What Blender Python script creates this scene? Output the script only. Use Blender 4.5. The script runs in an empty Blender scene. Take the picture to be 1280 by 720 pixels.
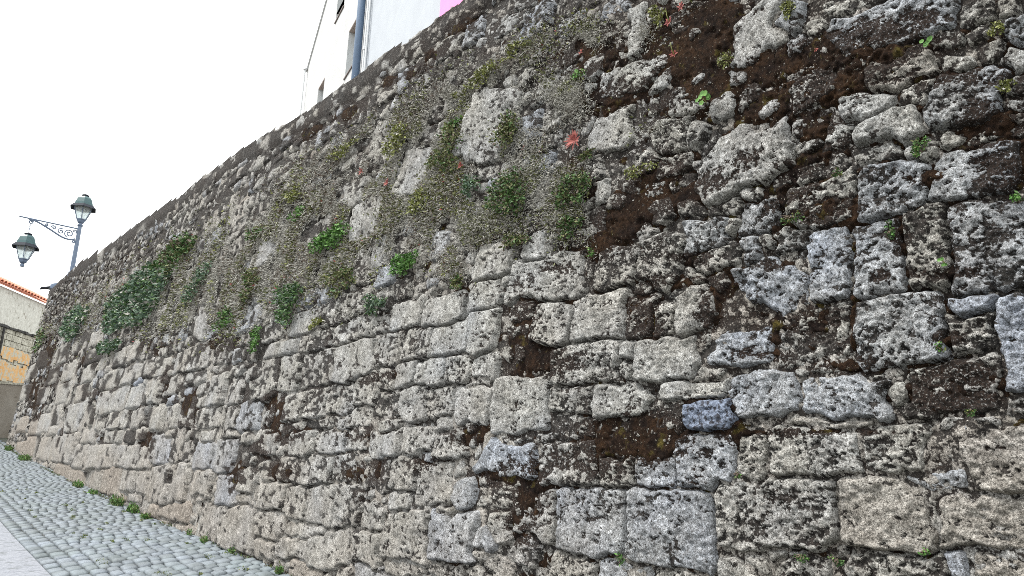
import bpy, math, random
import numpy as np
random.seed(7)
RNG = np.random.default_rng(11)
sc = bpy.context.scene
COL = sc.collection

# ------------------------------------------------------------------ camera
F = 888.0; YAW = math.radians(40.2); PITCH = math.radians(14.0); ROLL = math.radians(1.5)
EYE = np.array([0.0, 0.0, 1.6])
fwd = np.array([math.sin(YAW)*math.cos(PITCH), math.cos(YAW)*math.cos(PITCH), math.sin(PITCH)])
_r0 = np.array([math.cos(YAW), -math.sin(YAW), 0.0]); _u0 = np.cross(_r0, fwd)
rgt = _r0*math.cos(ROLL) + _u0*math.sin(ROLL); upv = _u0*math.cos(ROLL) - _r0*math.sin(ROLL)
cam = bpy.data.cameras.new('camera'); camo = bpy.data.objects.new('camera', cam); COL.objects.link(camo)
from mathutils import Matrix, Vector
camo.matrix_world = Matrix(((rgt[0], upv[0], -fwd[0], EYE[0]), (rgt[1], upv[1], -fwd[1], EYE[1]), (rgt[2], upv[2], -fwd[2], EYE[2]), (0, 0, 0, 1)))
cam.sensor_width = 36.0; cam.lens = F/1280*36.0; cam.clip_start = 0.05; cam.clip_end = 6000
sc.camera = camo

# ------------------------------------------------------------------ world, sun, exposure
SUN_EL = math.radians(62); SUN_AZ = math.radians(-60)          # azimuth from +Y towards +X
w = bpy.data.worlds.new('World'); sc.world = w; w.use_nodes = True
nt = w.node_tree; bg = nt.nodes['Background']
sky = nt.nodes.new('ShaderNodeTexSky'); sky.sky_type = 'NISHITA'; sky.sun_disc = False
sky.sun_elevation = SUN_EL; sky.sun_rotation = SUN_AZ; sky.air_density = 1.0; sky.dust_density = 4.0; sky.ozone_density = 1.0
tc = nt.nodes.new('ShaderNodeTexCoord')
nz = nt.nodes.new('ShaderNodeTexNoise'); nz.inputs['Scale'].default_value = 1.6; nz.inputs['Detail'].default_value = 4
cr = nt.nodes.new('ShaderNodeValToRGB')
cr.color_ramp.elements[0].position = 0.30; cr.color_ramp.elements[0].color = (9.6, 10.15, 10.25, 1)
cr.color_ramp.elements[1].position = 0.70; cr.color_ramp.elements[1].color = (11.2, 11.3, 11.2, 1)
mx = nt.nodes.new('ShaderNodeMix'); mx.data_type = 'RGBA'; mx.inputs[0].default_value = 0.93
nt.links.new(tc.outputs['Generated'], nz.inputs['Vector']); nt.links.new(nz.outputs['Fac'], cr.inputs['Fac'])
nt.links.new(sky.outputs['Color'], mx.inputs[6]); nt.links.new(cr.outputs['Color'], mx.inputs[7])
nt.links.new(mx.outputs[2], bg.inputs['Color']); bg.inputs['Strength'].default_value = 0.10
sd = bpy.data.lights.new('sun', 'SUN'); sd.energy = 1.5; sd.angle = math.radians(12); sd.color = (1.0, 0.97, 0.92)
so = bpy.data.objects.new('sun', sd); COL.objects.link(so)
sv = Vector((math.sin(SUN_AZ)*math.cos(SUN_EL), math.cos(SUN_AZ)*math.cos(SUN_EL), math.sin(SUN_EL)))
so.rotation_euler = sv.to_track_quat('Z', 'Y').to_euler(); so.location = (-10, 0, 30)
sc.view_settings.view_transform = 'Standard'; sc.view_settings.look = 'None'
sc.view_settings.exposure = 1.22; sc.view_settings.gamma = 1.0
sc.cycles.use_denoising = False; sc.cycles.filter_width = 0.9; sc.cycles.max_bounces = 6; sc.cycles.diffuse_bounces = 3; sc.cycles.transparent_max_bounces = 8

# ------------------------------------------------------------------ noise (numpy)
def _hash(ix, iy, seed):
    h = (ix.astype(np.int64)*374761393 + iy.astype(np.int64)*668265263 + seed*974634777) & 0xFFFFFFFF
    h = ((h ^ (h >> 13))*1274126177) & 0xFFFFFFFF
    return ((h ^ (h >> 16)) & 0xFFFF)/65535.0
def vnoise(x, y, seed=0):                        # smooth value noise, about -1..1
    x = np.asarray(x, float) + 1000.0; y = np.asarray(y, float) + 1000.0
    ix = np.floor(x); iy = np.floor(y); fx = x-ix; fy = y-iy
    fx = fx*fx*(3-2*fx); fy = fy*fy*(3-2*fy)
    a = _hash(ix, iy, seed); b = _hash(ix+1, iy, seed); c = _hash(ix, iy+1, seed); d = _hash(ix+1, iy+1, seed)
    return 2*((a*(1-fx)+b*fx)*(1-fy) + (c*(1-fx)+d*fx)*fy) - 1
_c, _s = math.cos(0.65), math.sin(0.65)
def fbm(x, y, wl, octv, seed=0, gain=0.5, step=0.0):
    out = 0; amp = 1.0; tot = 0
    for k in range(octv):
        fade = 1.0 if step <= 0 else float(np.clip((wl/step-1.6)/1.5, 0, 1))
        if fade > 0: out = out + amp*fade*vnoise(x/wl, y/wl, seed+k*17)
        tot += amp; amp *= gain; wl *= 0.5; x, y = _c*x-_s*y, _s*x+_c*y
    return out/tot + 0*x
def ss(a, b, t):
    t = np.clip((t-a)/(b-a), 0, 1); return t*t*(3-2*t)

# ------------------------------------------------------------------ the wall's own surface: along it (s), height (z), outward (o)
B = 0.08; X0 = 3.45; S0 = 36.0; RC = 4.0
def wall_hit(x, y):                              # where a line of sight meets the wall's plane
    d = fwd*F + rgt*(x-640) - upv*(y-360)
    t = (X0+B*EYE[2])/(d[0]-B*d[2]); p = EYE+t*d
    return p[1], p[2]
def P3(s, z, o):
    s = np.asarray(s, float); z = np.asarray(z, float)
    o = o - B*z
    ph = np.clip((s-S0)/RC, 0, 1.7)
    X = np.where(s < S0, X0-o, X0+RC-(RC+o)*np.cos(ph))
    Y = np.where(s < S0, s, S0+(RC+o)*np.sin(ph))
    return np.stack([X, Y, z+0*X], -1)
_bs = np.array([-6, 0, 8, 10, 13.4, 19.5, 28.4, 38, 46, 60]); _bz = np.array([.0, .18, .43, .50, .62, .91, 1.38, 2.04, 2.5, 3.2])
def base_z(s): return np.interp(s, _bs, _bz)
_ts = np.array([-6, 5.78, 6.22, 7.06, 7.82, 8.06, 8.73, 9.89, 11.97, 13.44, 19.17, 21.82, 26.85, 31.4, 39.68, 46]); _tz = np.array([6.42, 6.67, 6.72, 6.76, 6.81, 6.76, 6.82, 6.9, 7.13, 7.23, 7.62, 7.8, 8.13, 8.52, 8.51, 8.81])
def top_z(s): return np.interp(s, _ts, _tz)
SMIN, SMAX = -3.6, 41.5
def px_steps(s, z):                              # sample spacing that the nearness of the wall deserves
    v = np.array([3.6, s, z-1.6]); d = max(np.linalg.norm(v), 2.5)
    sx = abs(v[0])/d
    return d/700/max(sx, .12), d/700/max(math.sqrt(1-(v[2]/d)**2), .4)

# ------------------------------------------------------------------ materials
def newmat(name):
    m = bpy.data.materials.new(name); m.use_nodes = True; n = m.node_tree
    return m, n, n.nodes['Principled BSDF']
def node(n, t, **k):
    x = n.nodes.new(t)
    for a, b in k.items():
        if a in x.bl_rna.properties.keys(): setattr(x, a, b)
        else: x.inputs[a.replace('_', ' ')].default_value = b
    return x
def noise(n, scale, detail=4, rough=0.55, vec=None):
    x = node(n, 'ShaderNodeTexNoise', Scale=scale, Detail=detail, Roughness=rough)
    if vec is not None: n.links.new(vec, x.inputs['Vector'])
    return x.outputs['Fac']
def ramp(n, src, a, b, ca=(0,0,0,1), cb=(1,1,1,1)):
    r = n.nodes.new('ShaderNodeValToRGB'); e = r.color_ramp.elements
    e[0].position = a; e[0].color = ca; e[1].position = b; e[1].color = cb; n.links.new(src, r.inputs['Fac']); return r.outputs['Color']
def mixc(n, fac, a, b, mode='MIX'):
    m = n.nodes.new('ShaderNodeMix'); m.data_type = 'RGBA'; m.blend_type = mode
    for s, i in ((fac, 0), (a, 6), (b, 7)):
        if isinstance(s, (tuple, float, int)): m.inputs[i].default_value = s
        else: n.links.new(s, m.inputs[i])
    return m.outputs[2]
def mth(n, op, a, b=0.0, clamp=False):
    m = n.nodes.new('ShaderNodeMath'); m.operation = op; m.use_clamp = clamp
    for i, s in enumerate((a, b)):
        if isinstance(s, (int, float)): m.inputs[i].default_value = s
        else: n.links.new(s, m.inputs[i])
    return m.outputs[0]
def bump(n, b, h, strength, dist):
    x = n.nodes.new('ShaderNodeBump'); x.inputs['Strength'].default_value = strength; x.inputs['Distance'].default_value = dist
    n.links.new(h, x.inputs['Height']); n.links.new(x.outputs['Normal'], b.inputs['Normal'])
def geo_pos(n): return n.nodes.new('ShaderNodeNewGeometry').outputs['Position']

def rock_material():
    # vertex masks: R black crust, G blue-grey, B warm brown, A smoothness (pale clean granite)
    m, n, b = newmat('lichened_granite'); pos = geo_pos(n)
    at = n.nodes.new('ShaderNodeAttribute'); at.attribute_name = 'mask'
    sp = n.nodes.new('ShaderNodeSeparateColor'); n.links.new(at.outputs['Color'], sp.inputs['Color'])
    crust, blue, warm = sp.outputs[0], sp.outputs[1], sp.outputs[2]
    flake = at.outputs['Alpha']
    big = noise(n, 3.0, 3, .6, pos); mid = noise(n, 22, 4, .6, pos); fine = noise(n, 95, 3, .7, pos); grain = noise(n, 230, 2, .6, pos)
    base = ramp(n, mid, .34, .66, (.35, .345, .322, 1), (.58, .57, .535, 1))
    base = mixc(n, blue, base, ramp(n, mid, .36, .64, (.25, .28, .34, 1), (.47, .515, .60, 1)))
    base = mixc(n, warm, base, ramp(n, mid, .36, .64, (.24, .208, .178, 1), (.44, .392, .345, 1)))
    base = mixc(n, 1.0, base, ramp(n, grain, .30, .70, (.50, .50, .50, 1), (1.42, 1.42, 1.42, 1)), 'MULTIPLY')
    base = mixc(n, 1.0, base, ramp(n, fine, .38, .56, (.36, .35, .34, 1), (1.16, 1.16, 1.16, 1)), 'MULTIPLY')
    base = mixc(n, .85, base, ramp(n, noise(n, 34, 5, .75, pos), .36, .60, (.52, .50, .48, 1), (1.12, 1.12, 1.12, 1)), 'MULTIPLY')
    base = mixc(n, .8, base, ramp(n, noise(n, 7, 4, .65, pos), .36, .62, (.66, .65, .63, 1), (1.14, 1.14, 1.14, 1)), 'MULTIPLY')
    under = mixc(n, ramp(n, mid, .35, .65), (.010, .010, .010, 1), (.060, .054, .049, 1))
    under = mixc(n, crust, under, mixc(n, ramp(n, fine, .35, .65), (.008, .0058, .005, 1), (.034, .0205, .0145, 1)))
    edge = mth(n, 'ADD', flake, mth(n, 'MULTIPLY', mth(n, 'SUBTRACT', noise(n, 85, 4, .72, pos), .5), 3.6))
    base = mixc(n, mth(n, 'MULTIPLY', mth(n, 'SUBTRACT', edge, .22), 2.6, True), under, base)
    n.links.new(base, b.inputs['Base Color']); b.inputs['Roughness'].default_value = .93; b.inputs['Specular IOR Level'].default_value = .25
    h = mth(n, 'ADD', mth(n, 'MULTIPLY', noise(n, 70, 5, .7, pos), 1.0), mth(n, 'MULTIPLY', grain, .35))
    bump(n, b, h, 1.0, .019)
    return m
M_ROCK = rock_material()

def simple(name, c1, c2, scale=30, rough=.8, bs=.4, bd=.01, detail=5, metallic=0.0, extra=None):
    m, n, b = newmat(name); pos = geo_pos(n)
    f = noise(n, scale, detail, .65, pos)
    c = ramp(n, f, .33, .67, (*c1, 1), (*c2, 1))
    if extra: c = mixc(n, ramp(n, noise(n, extra[0], 4, .6, pos), extra[1], extra[1]+.1), c, (*extra[2], 1))
    n.links.new(c, b.inputs['Base Color']); b.inputs['Roughness'].default_value = rough; b.inputs['Metallic'].default_value = metallic
    if bs: bump(n, b, f, bs, bd)
    return m
M_MORTAR = simple('old_mortar_and_dirt', (.050, .042, .034), (.17, .155, .13), 45, .95, .9, .012)
M_CEMENT = simple('smooth_cement_patch', (.19, .205, .225), (.33, .35, .375), 45, .9, 1.0, .03, extra=(26, .56, (.10, .095, .09)))
M_BLUE = simple('blue_stained_stone', (.12, .145, .21), (.31, .36, .46), 70, .9, 1.0, .03, extra=(34, .48, (.035, .035, .045)))
M_COPING = simple('coping_granite', (.10, .10, .085), (.30, .31, .27), 30, .92, .9, .015, extra=(38, .56, (.030, .026, .020)))

def moss_material():
    m, n, b = newmat('dark_brown_moss'); pos = geo_pos(n)
    a = noise(n, 5, 4, .6, pos); f = noise(n, 190, 3, .7, pos)
    c = ramp(n, a, .36, .66, (.009, .0062, .0055, 1), (.027, .0155, .009, 1))
    c = mixc(n, ramp(n, noise(n, 9, 3, .6, pos), .60, .72), c, (.050, .042, .012, 1))
    c = mixc(n, .9, c, ramp(n, noise(n, 38, 4, .7, pos), .36, .64, (.45, .45, .45, 1), (1.7, 1.65, 1.6, 1)), 'MULTIPLY')
    c = mixc(n, ramp(n, noise(n, 52, 4, .75, pos), .635, .675), c, (.26, .25, .21, 1))
    c = mixc(n, .9, c, ramp(n, f, .30, .70, (.30, .30, .30, 1), (2.0, 1.9, 1.8, 1)), 'MULTIPLY')
    n.links.new(c, b.inputs['Base Color']); b.inputs['Roughness'].default_value = 1.0; b.inputs['Specular IOR Level'].default_value = .1
    bump(n, b, f, 1.0, .012); return m
M_MOSS = moss_material()
def leaf_mat(name, c1, c2, tr=.15):
    m, n, b = newmat(name); pos = geo_pos(n)
    c = ramp(n, noise(n, 25, 2, .5, pos), .33, .67, (*c1, 1), (*c2, 1))
    n.links.new(c, b.inputs['Base Color']); b.inputs['Roughness'].default_value = .65
    b.inputs['Specular IOR Level'].default_value = .3
    return m
M_DRY = leaf_mat('dry_grey_stems', (.23, .22, .195), (.47, .455, .41))
M_DRYB = leaf_mat('withered_brown_stems', (.085, .060, .045), (.17, .13, .10))
M_OLIVE = leaf_mat('olive_leaves', (.075, .085, .030), (.17, .18, .075))
M_GREEN = leaf_mat('green_leaves', (.035, .075, .024), (.09, .165, .05))
M_BRIGHT = leaf_mat('bright_green_leaves', (.055, .145, .028), (.14, .28, .065))
M_GREYG = leaf_mat('grey_green_leaves', (.055, .095, .060), (.13, .19, .13))
M_YELG = leaf_mat('yellow_green_leaves', (.13, .15, .035), (.26, .27, .09))
M_RED = leaf_mat('red_succulent_leaves', (.17, .03, .03), (.34, .10, .08))

# ------------------------------------------------------------------ mesh helpers
def link(name, me, mat=None, parent=None, **props):
    o = bpy.data.objects.new(name, me); COL.objects.link(o)
    if mat is not None:
        for q in (mat if isinstance(mat, (list, tuple)) else [mat]): me.materials.append(q)
    if parent is not None: o.parent = parent
    for k, v in props.items(): o[k] = v
    return o
def empty(name, loc=(0, 0, 0), **props):
    o = bpy.data.objects.new(name, None); COL.objects.link(o); o.location = loc
    for k, v in props.items(): o[k] = v
    return o
def np_mesh(name, V, Q, smooth=False, mask=None, mi=None, K=4):
    me = bpy.data.meshes.new(name); nv, nf = len(V), len(Q)
    me.vertices.add(nv); me.vertices.foreach_set('co', np.ascontiguousarray(V, dtype=np.float32).ravel())
    me.loops.add(nf*K); me.loops.foreach_set('vertex_index', np.ascontiguousarray(Q, dtype=np.int32).ravel())
    me.polygons.add(nf); me.polygons.foreach_set('loop_start', np.arange(0, nf*K, K, dtype=np.int32))
    if smooth: me.polygons.foreach_set('use_smooth', np.ones(nf, dtype=bool))
    if mi is not None: me.polygons.foreach_set('material_index', np.ascontiguousarray(mi, dtype=np.int32))
    me.update(calc_edges=True)
    if mask is not None:
        a = me.color_attributes.new('mask', 'FLOAT_COLOR', 'POINT'); a.data.foreach_set('color', np.ascontiguousarray(mask, dtype=np.float32).ravel())
    return me
def grid_quads(keep):                            # keep: (nr, nc) bool of cells; vertices (nr+1, nc+1)
    nr, nc = keep.shape; idx = np.arange((nr+1)*(nc+1)).reshape(nr+1, nc+1)
    q = np.stack([idx[:-1, :-1], idx[:-1, 1:], idx[1:, 1:], idx[1:, :-1]], -1)[keep]
    used, inv = np.unique(q, return_inverse=True)
    return used, inv.reshape(-1, 4)
class MB:                                        # small mesh builder for hand-made pieces
    def __init__(s): s.v = []; s.f = []
    def box(s, c, d, R=None):
        c = np.array(c, float); h = np.array(d, float)/2; k = len(s.v)
        for sx, sy, sz in ((-1,-1,-1),(1,-1,-1),(1,1,-1),(-1,1,-1),(-1,-1,1),(1,-1,1),(1,1,1),(-1,1,1)):
            p = h*np.array((sx, sy, sz))
            if R is not None: p = R@p
            s.v.append(tuple(c+p))
        for f in ((0,3,2,1),(4,5,6,7),(0,1,5,4),(1,2,6,5),(2,3,7,6),(3,0,4,7)): s.f.append(tuple(k+i for i in f))
    def hexa(s, pts):
        k = len(s.v); s.v += [tuple(p) for p in pts]
        for f in ((0,3,2,1),(4,5,6,7),(0,1,5,4),(1,2,6,5),(2,3,7,6),(3,0,4,7)): s.f.append(tuple(k+i for i in f))
    def tube(s, path, r, n=8):
        path = [np.array(p, float) for p in path]; k = len(s.v); rr = r if isinstance(r, (list, tuple)) else [r]*len(path)
        up = np.array((0.13, .21, .97))
        for i, p in enumerate(path):
            t = path[min(i+1, len(path)-1)]-path[max(i-1, 0)]; t = t/(np.linalg.norm(t)+1e-9)
            a = np.cross(t, up); 
            if np.linalg.norm(a) < .2: a = np.cross(t, (1, 0, 0))
            a /= np.linalg.norm(a); b = np.cross(t, a)
            for j in range(n):
                q = 2*math.pi*j/n; s.v.append(tuple(p+rr[i]*(a*math.cos(q)+b*math.sin(q))))
        for i in range(len(path)-1):
            for j in range(n):
                s.f.append((k+i*n+j, k+i*n+(j+1)%n, k+(i+1)*n+(j+1)%n, k+(i+1)*n+j))
        s.f.append(tuple(k+j for j in reversed(range(n)))); s.f.append(tuple(k+(len(path)-1)*n+j for j in range(n)))
    def lathe(s, prof, n=6, c=(0, 0, 0), rot=0, cap=True):
        k = len(s.v)
        for r, z in prof:
            for j in range(n):
                q = 2*math.pi*j/n+rot; s.v.append((c[0]+r*math.cos(q), c[1]+r*math.sin(q), c[2]+z))
        for i in range(len(prof)-1):
            for j in range(n): s.f.append((k+i*n+j, k+i*n+(j+1)%n, k+(i+1)*n+(j+1)%n, k+(i+1)*n+j))
        if cap:
            s.f.append(tuple(k+j for j in reversed(range(n)))); s.f.append(tuple(k+(len(prof)-1)*n+j for j in range(n)))
    def build(s, name, mat, parent=None, smooth=False, bevel=0, **props):
        me = bpy.data.meshes.new(name); me.from_pydata(s.v, [], s.f); me.update()
        if smooth: me.polygons.foreach_set('use_smooth', [True]*len(me.polygons))
        o = link(name, me, mat, parent, **props)
        if bevel:
            md = o.modifiers.new('bevel', 'BEVEL'); md.width = bevel; md.segments = 2; md.limit_method = 'ANGLE'
        return o

# ------------------------------------------------------------------ stones of the wall, surveyed course by course
# rows: offset of the survey sheet; then centre x, centre y, width, height, kind, tilt (quarter photo pixels)
SHEETS = [
(960,540,"225 100 400 230 0 0;600 72 340 205 0 0;850 100 130 130 3 0;1150 140 400 340 4 0;815 230 310 105 2 0;0 400 590 350 0 0;540 400 460 380 4 0;805 385 62 160 0 0;1080 462 560 280 4 0;1200 690 400 150 4 0;610 680 490 150 0 0;930 680 120 140 5 0;150 700 230 100 0 0;30 635 90 45 0 0;120 635 60 38 1 0;325 590 105 58 0 0;430 612 70 38 0 0;980 350 60 60 2 0"),
(640,540,"90 420 215 235 0 0;375 450 325 295 2 0;760 490 415 375 2 0;270 160 275 195 0 0;500 200 165 135 0 0;700 215 185 145 2 0;960 160 295 255 2 0;1190 130 115 195 0 0;-52 130 275 165 2 0;50 580 125 135 3 0;300 680 215 115 0 0;560 690 275 105 2 0;820 710 235 80 0 0;1110 690 155 85 0 0;1220 660 105 65 0 0;480 95 130 90 3 0"),
(320,540,"30 50 140 115 0 0;215 55 120 125 1 0;360 40 155 125 0 0;495 30 105 105 0 0;635 55 160 145 1 0;815 45 168 120 1 0;980 60 135 125 0 0;70 200 90 85 3 0;155 195 110 125 3 0;300 185 152 145 0 0;455 170 145 135 3 0;600 215 125 148 3 0;750 205 135 145 0 0;860 115 60 50 2 0;900 262 178 205 0 0;1050 300 75 125 2 0;80 320 142 135 0 0;195 355 108 160 0 0;315 365 128 185 0 0;455 370 138 212 0 0;590 412 128 135 0 0;722 345 102 88 1 0;650 350 35 40 0 0;60 465 155 135 0 0;200 490 115 78 0 0;300 493 68 52 1 0;40 590 105 78 0 0;180 580 148 108 0 0;365 590 215 185 1 -12;550 585 155 178 0 0;755 515 232 248 0 0;985 525 228 255 2 0;960 390 85 65 0 0;1140 560 85 115 2 0;1230 470 95 130 0 0;245 700 165 85 4 0;530 700 105 95 2 0;740 690 195 95 0 0;955 690 175 88 0 0;1215 680 135 105 0 0;1110 610 85 68 0 0;1180 330 160 90 3 0;1120 100 60 90 0 0;1140 240 90 70 3 0"),
(320,360,"105 160 118 195 0 0;235 175 115 108 1 0;390 120 148 135 0 0;510 70 98 105 0 0;75 315 78 78 1 0;160 300 88 74 1 0;290 260 162 92 0 -14;440 225 138 98 0 -14;580 190 138 88 0 -10;745 130 185 125 1 -14;945 115 195 135 1 -10;1135 50 152 145 1 0;50 460 118 205 0 0;160 420 100 165 0 0;300 400 168 165 0 0;480 360 198 172 1 -18;650 310 128 155 0 0;810 275 142 145 0 0;975 250 188 135 1 0;1140 220 118 186 1 0;175 600 88 135 0 0;280 590 122 145 0 0;410 555 138 155 0 0;540 510 122 160 0 0;645 450 98 108 0 0;745 435 108 126 1 0;875 430 142 125 1 0;1015 410 108 135 0 0;1145 400 118 106 1 0;140 700 155 55 0 0;365 690 138 75 0 0;500 655 138 106 0 0;645 580 128 125 3 0;783 575 130 158 1 0;920 565 128 142 0 0;1077 585 168 198 1 0;660 690 115 75 0 0;945 690 78 75 1 0;1110 480 110 50 3 0;620 250 40 40 0 0;100 560 80 60 3 0"),
(640,360,"45 592 265 275 1 0;195 180 188 188 1 6;415 150 225 225 1 0;620 130 155 175 3 0;750 140 125 165 0 0;895 110 168 235 1 0;1185 65 235 185 2 0;370 385 325 195 0 0;570 300 78 92 1 0;555 400 62 85 0 0;755 345 282 215 1 -6;1110 282 285 155 2 0;945 240 95 115 0 0;285 570 195 125 0 0;540 560 275 155 1 0;890 520 285 98 1 0;1240 530 310 205 2 0;965 645 208 112 6 0;300 690 195 115 3 0;520 700 235 105 3 0;750 650 195 135 3 0;60 100 110 150 3 0;100 400 120 90 3 0;950 420 130 60 0 0;650 500 60 60 3 0;60 760 260 60 3 0"),
(960,360,"210 250 365 255 3 0;640 210 420 340 2 -14;1000 215 235 195 0 -6;1005 85 155 85 5 0;1240 300 225 455 5 0;365 540 432 196 2 0;920 490 485 285 3 0;1230 585 115 110 3 0;1000 655 290 52 0 0;1020 720 150 66 5 20;310 380 175 48 0 0;140 400 56 56 1 0;290 660 420 30 4 0;560 410 110 35 0 0"),
(960,180,"590 220 345 245 2 -5;250 270 295 215 0 0;80 460 165 115 0 0;285 600 205 355 2 0;525 560 240 370 2 0;760 500 205 395 0 0;1000 130 395 255 2 -4;1115 500 395 445 2 0;-32 728 355 290 2 -10;520 30 215 85 0 -20;720 30 60 55 1 0;1120 250 90 35 4 0;1250 240 110 60 4 0;80 600 150 100 3 0"),
(960,0,"600 100 690 225 2 -20;60 110 225 165 2 -15;470 520 250 108 1 -16;600 640 335 155 1 -30;975 480 345 225 2 -6;720 470 165 88 0 -10;1210 312 128 78 1 10;640 360 290 150 4 0;1250 150 145 118 2 -20;1040 70 175 105 0 -30;440 310 80 75 0 0;355 430 58 55 1 0;1220 590 108 58 4 -10;1230 440 140 100 0 0;130 230 110 70 2 0;-10 620 150 110 0 0;1110 690 250 60 0 0;330 660 100 90 0 0;1230 30 120 70 0 -20"),
(640,0,"1240 150 330 215 1 -28;600 380 375 122 1 -15;745 360 115 135 1 0;612 150 58 225 1 0;400 335 78 78 1 0;490 650 215 175 1 -20;780 670 175 145 0 -10;1130 790 535 250 1 -28;910 165 40 50 1 0;915 380 58 50 1 0;1110 375 42 60 1 0;905 660 78 118 0 10;300 80 145 60 2 -42;500 30 135 58 2 -20;100 100 138 105 2 -30;110 270 105 88 0 -30;240 480 90 70 0 0;60 360 90 90 0 0;1160 480 120 90 0 0;1060 520 90 80 1 0;700 520 60 45 0 0;960 100 60 60 0 0;440 170 90 80 0 0;200 600 110 90 0 0"),
(640,180,"160 668 390 205 1 -12;190 230 165 155 0 -10;930 440 205 140 2 -18;1200 360 205 165 2 -8;700 580 195 235 0 8;500 600 185 195 0 -10;990 570 225 115 0 -10;1140 545 85 145 2 0;430 240 42 110 1 0;120 510 115 125 1 -12;1010 680 60 78 0 0;580 210 90 70 0 0;780 100 170 90 0 -20;720 340 110 90 0 0;1060 300 80 70 0 0;600 300 80 60 0 0;900 640 90 80 0 0;650 80 100 90 0 0;380 600 60 120 0 0;820 700 110 60 3 0;1150 690 120 70 0 0"),
(320,180,"545 375 145 185 1 -15;775 130 135 245 1 8;625 -10 130 200 1 5;915 500 68 125 2 0;530 610 78 168 0 0;610 540 78 148 1 0;1190 590 185 158 1 -12;890 625 45 68 1 0;875 680 48 48 2 0;1144 -92 218 365 1 8;480 240 108 118 1 -20;45 545 68 118 1 0;840 430 108 98 0 0;1050 420 158 148 0 -10;970 620 90 90 0 0;380 600 90 90 0 0;700 330 90 100 0 0;1000 250 90 90 0 0"),
(0,360,"370 640 92 145 1 0;560 565 148 115 1 -12;668 545 58 105 1 0;755 520 88 105 1 -12;595 660 102 98 0 0;680 660 58 98 0 0;765 650 78 108 0 0;845 650 68 118 1 0;925 620 68 145 3 0;905 365 88 108 0 0;1000 335 98 128 0 -14;1105 310 88 118 0 0;1070 510 78 148 1 0;1165 510 73 138 0 0;1235 650 108 148 2 0;1150 650 68 128 0 0;1240 150 118 118 2 0;1005 180 58 118 1 45;675 305 73 105 0 0;600 345 78 88 0 0;400 275 88 78 0 0;480 250 78 78 0 0;395 530 73 98 4 0;310 520 88 98 0 0;550 465 98 88 0 0;650 430 98 88 0 0;770 395 128 88 0 -12;95 690 68 78 4 0;165 690 44 78 4 0;212 680 54 94 1 0;1040 645 128 88 0 0;1000 510 48 78 0 0;965 450 108 68 0 -14;335 420 78 88 0 0;250 440 68 68 0 0;220 350 78 78 0 0;460 340 88 78 0 0;430 430 78 88 0 0;685 462 30 26 5 0;860 480 60 90 0 0;720 230 70 90 0 0;300 330 70 80 0 0;160 420 60 70 0 0;130 520 60 70 0 0;200 540 60 70 0 0;270 640 60 100 3 0;440 640 60 90 3 0;490 690 50 60 0 0;870 200 60 60 0 0;1180 400 90 70 0 0;1240 430 90 60 0 0;600 230 60 60 0 0"),
(0,540,"298 85 133 143 1 0;207 85 48 108 0 0;148 75 64 98 4 0;90 85 48 68 4 0;395 125 68 118 1 0;490 130 138 128 1 -8;655 125 168 108 1 0;788 85 92 138 2 0;895 90 98 118 3 0;1005 120 94 138 2 0;1120 120 113 163 2 0;1210 120 58 128 3 0;305 200 78 88 4 0;380 230 78 88 4 0;468 240 73 118 0 0;548 240 83 145 4 0;630 245 78 108 0 0;700 250 58 108 0 0;780 265 118 188 0 0;887 260 88 198 0 0;1005 255 108 128 0 0;1135 290 106 158 2 0;800 400 108 78 4 0;895 400 88 108 4 0;1000 320 50 46 0 0;950 480 73 58 4 0;1060 450 138 188 0 0;1195 480 168 208 1 0;660 325 58 48 0 0;600 325 48 38 4 0;1230 250 88 128 0 0;1240 40 78 78 0 0;1215 330 90 50 0 0;560 20 100 70 0 0;650 20 70 60 3 0;700 10 60 70 0 0;440 20 80 60 0 0;840 10 60 60 0 0;950 20 60 70 0 0;1040 20 90 60 0 0;1150 10 80 60 0 0;250 -10 60 50 0 0"),
]
stones = []                                      # s, z, half w, half h, kind, angle
for ox, oy, txt in SHEETS:
    for row in txt.split(';'):
        cx, cy, wd, ht, kd, an = map(float, row.split())
        x, y, wd, ht = ox+cx/4, oy+cy/4, wd/4, ht/4
        s, z = wall_hit(x, y)
        s1, z1 = wall_hit(x+1, y); s2, z2 = wall_hit(x, y-1)
        J = np.array([[s1-s, s2-s], [z1-z, z2-z]])          # per photo pixel right / up
        if abs(an) < 0.5:
            sl = -J[1, 0]/J[1, 1]; lv = J@np.array([1, sl]); vt = J@np.array([-J[0, 0]*0+0, 1.0])
            hw = wd/2*abs(lv[0]); hh = ht/2*abs(vt[1]); th = 0.0
        else:
            a = math.radians(-an); e1 = J@np.array([math.cos(a), math.sin(a)]); e2 = J@np.array([-math.sin(a), math.cos(a)])
            hw = wd/2*np.linalg.norm(e1); hh = ht/2*abs(e1[0]*e2[1]-e1[1]*e2[0])/np.linalg.norm(e1)
            if e1[0] > 0: e1 = -e1
            th = math.atan2(e1[1], e1[0]); th = (th+math.pi/2) % math.pi - math.pi/2
        stones.append([s, z, hw, hh, int(kd), th, 1])
N_SURV = len(stones)
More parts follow.
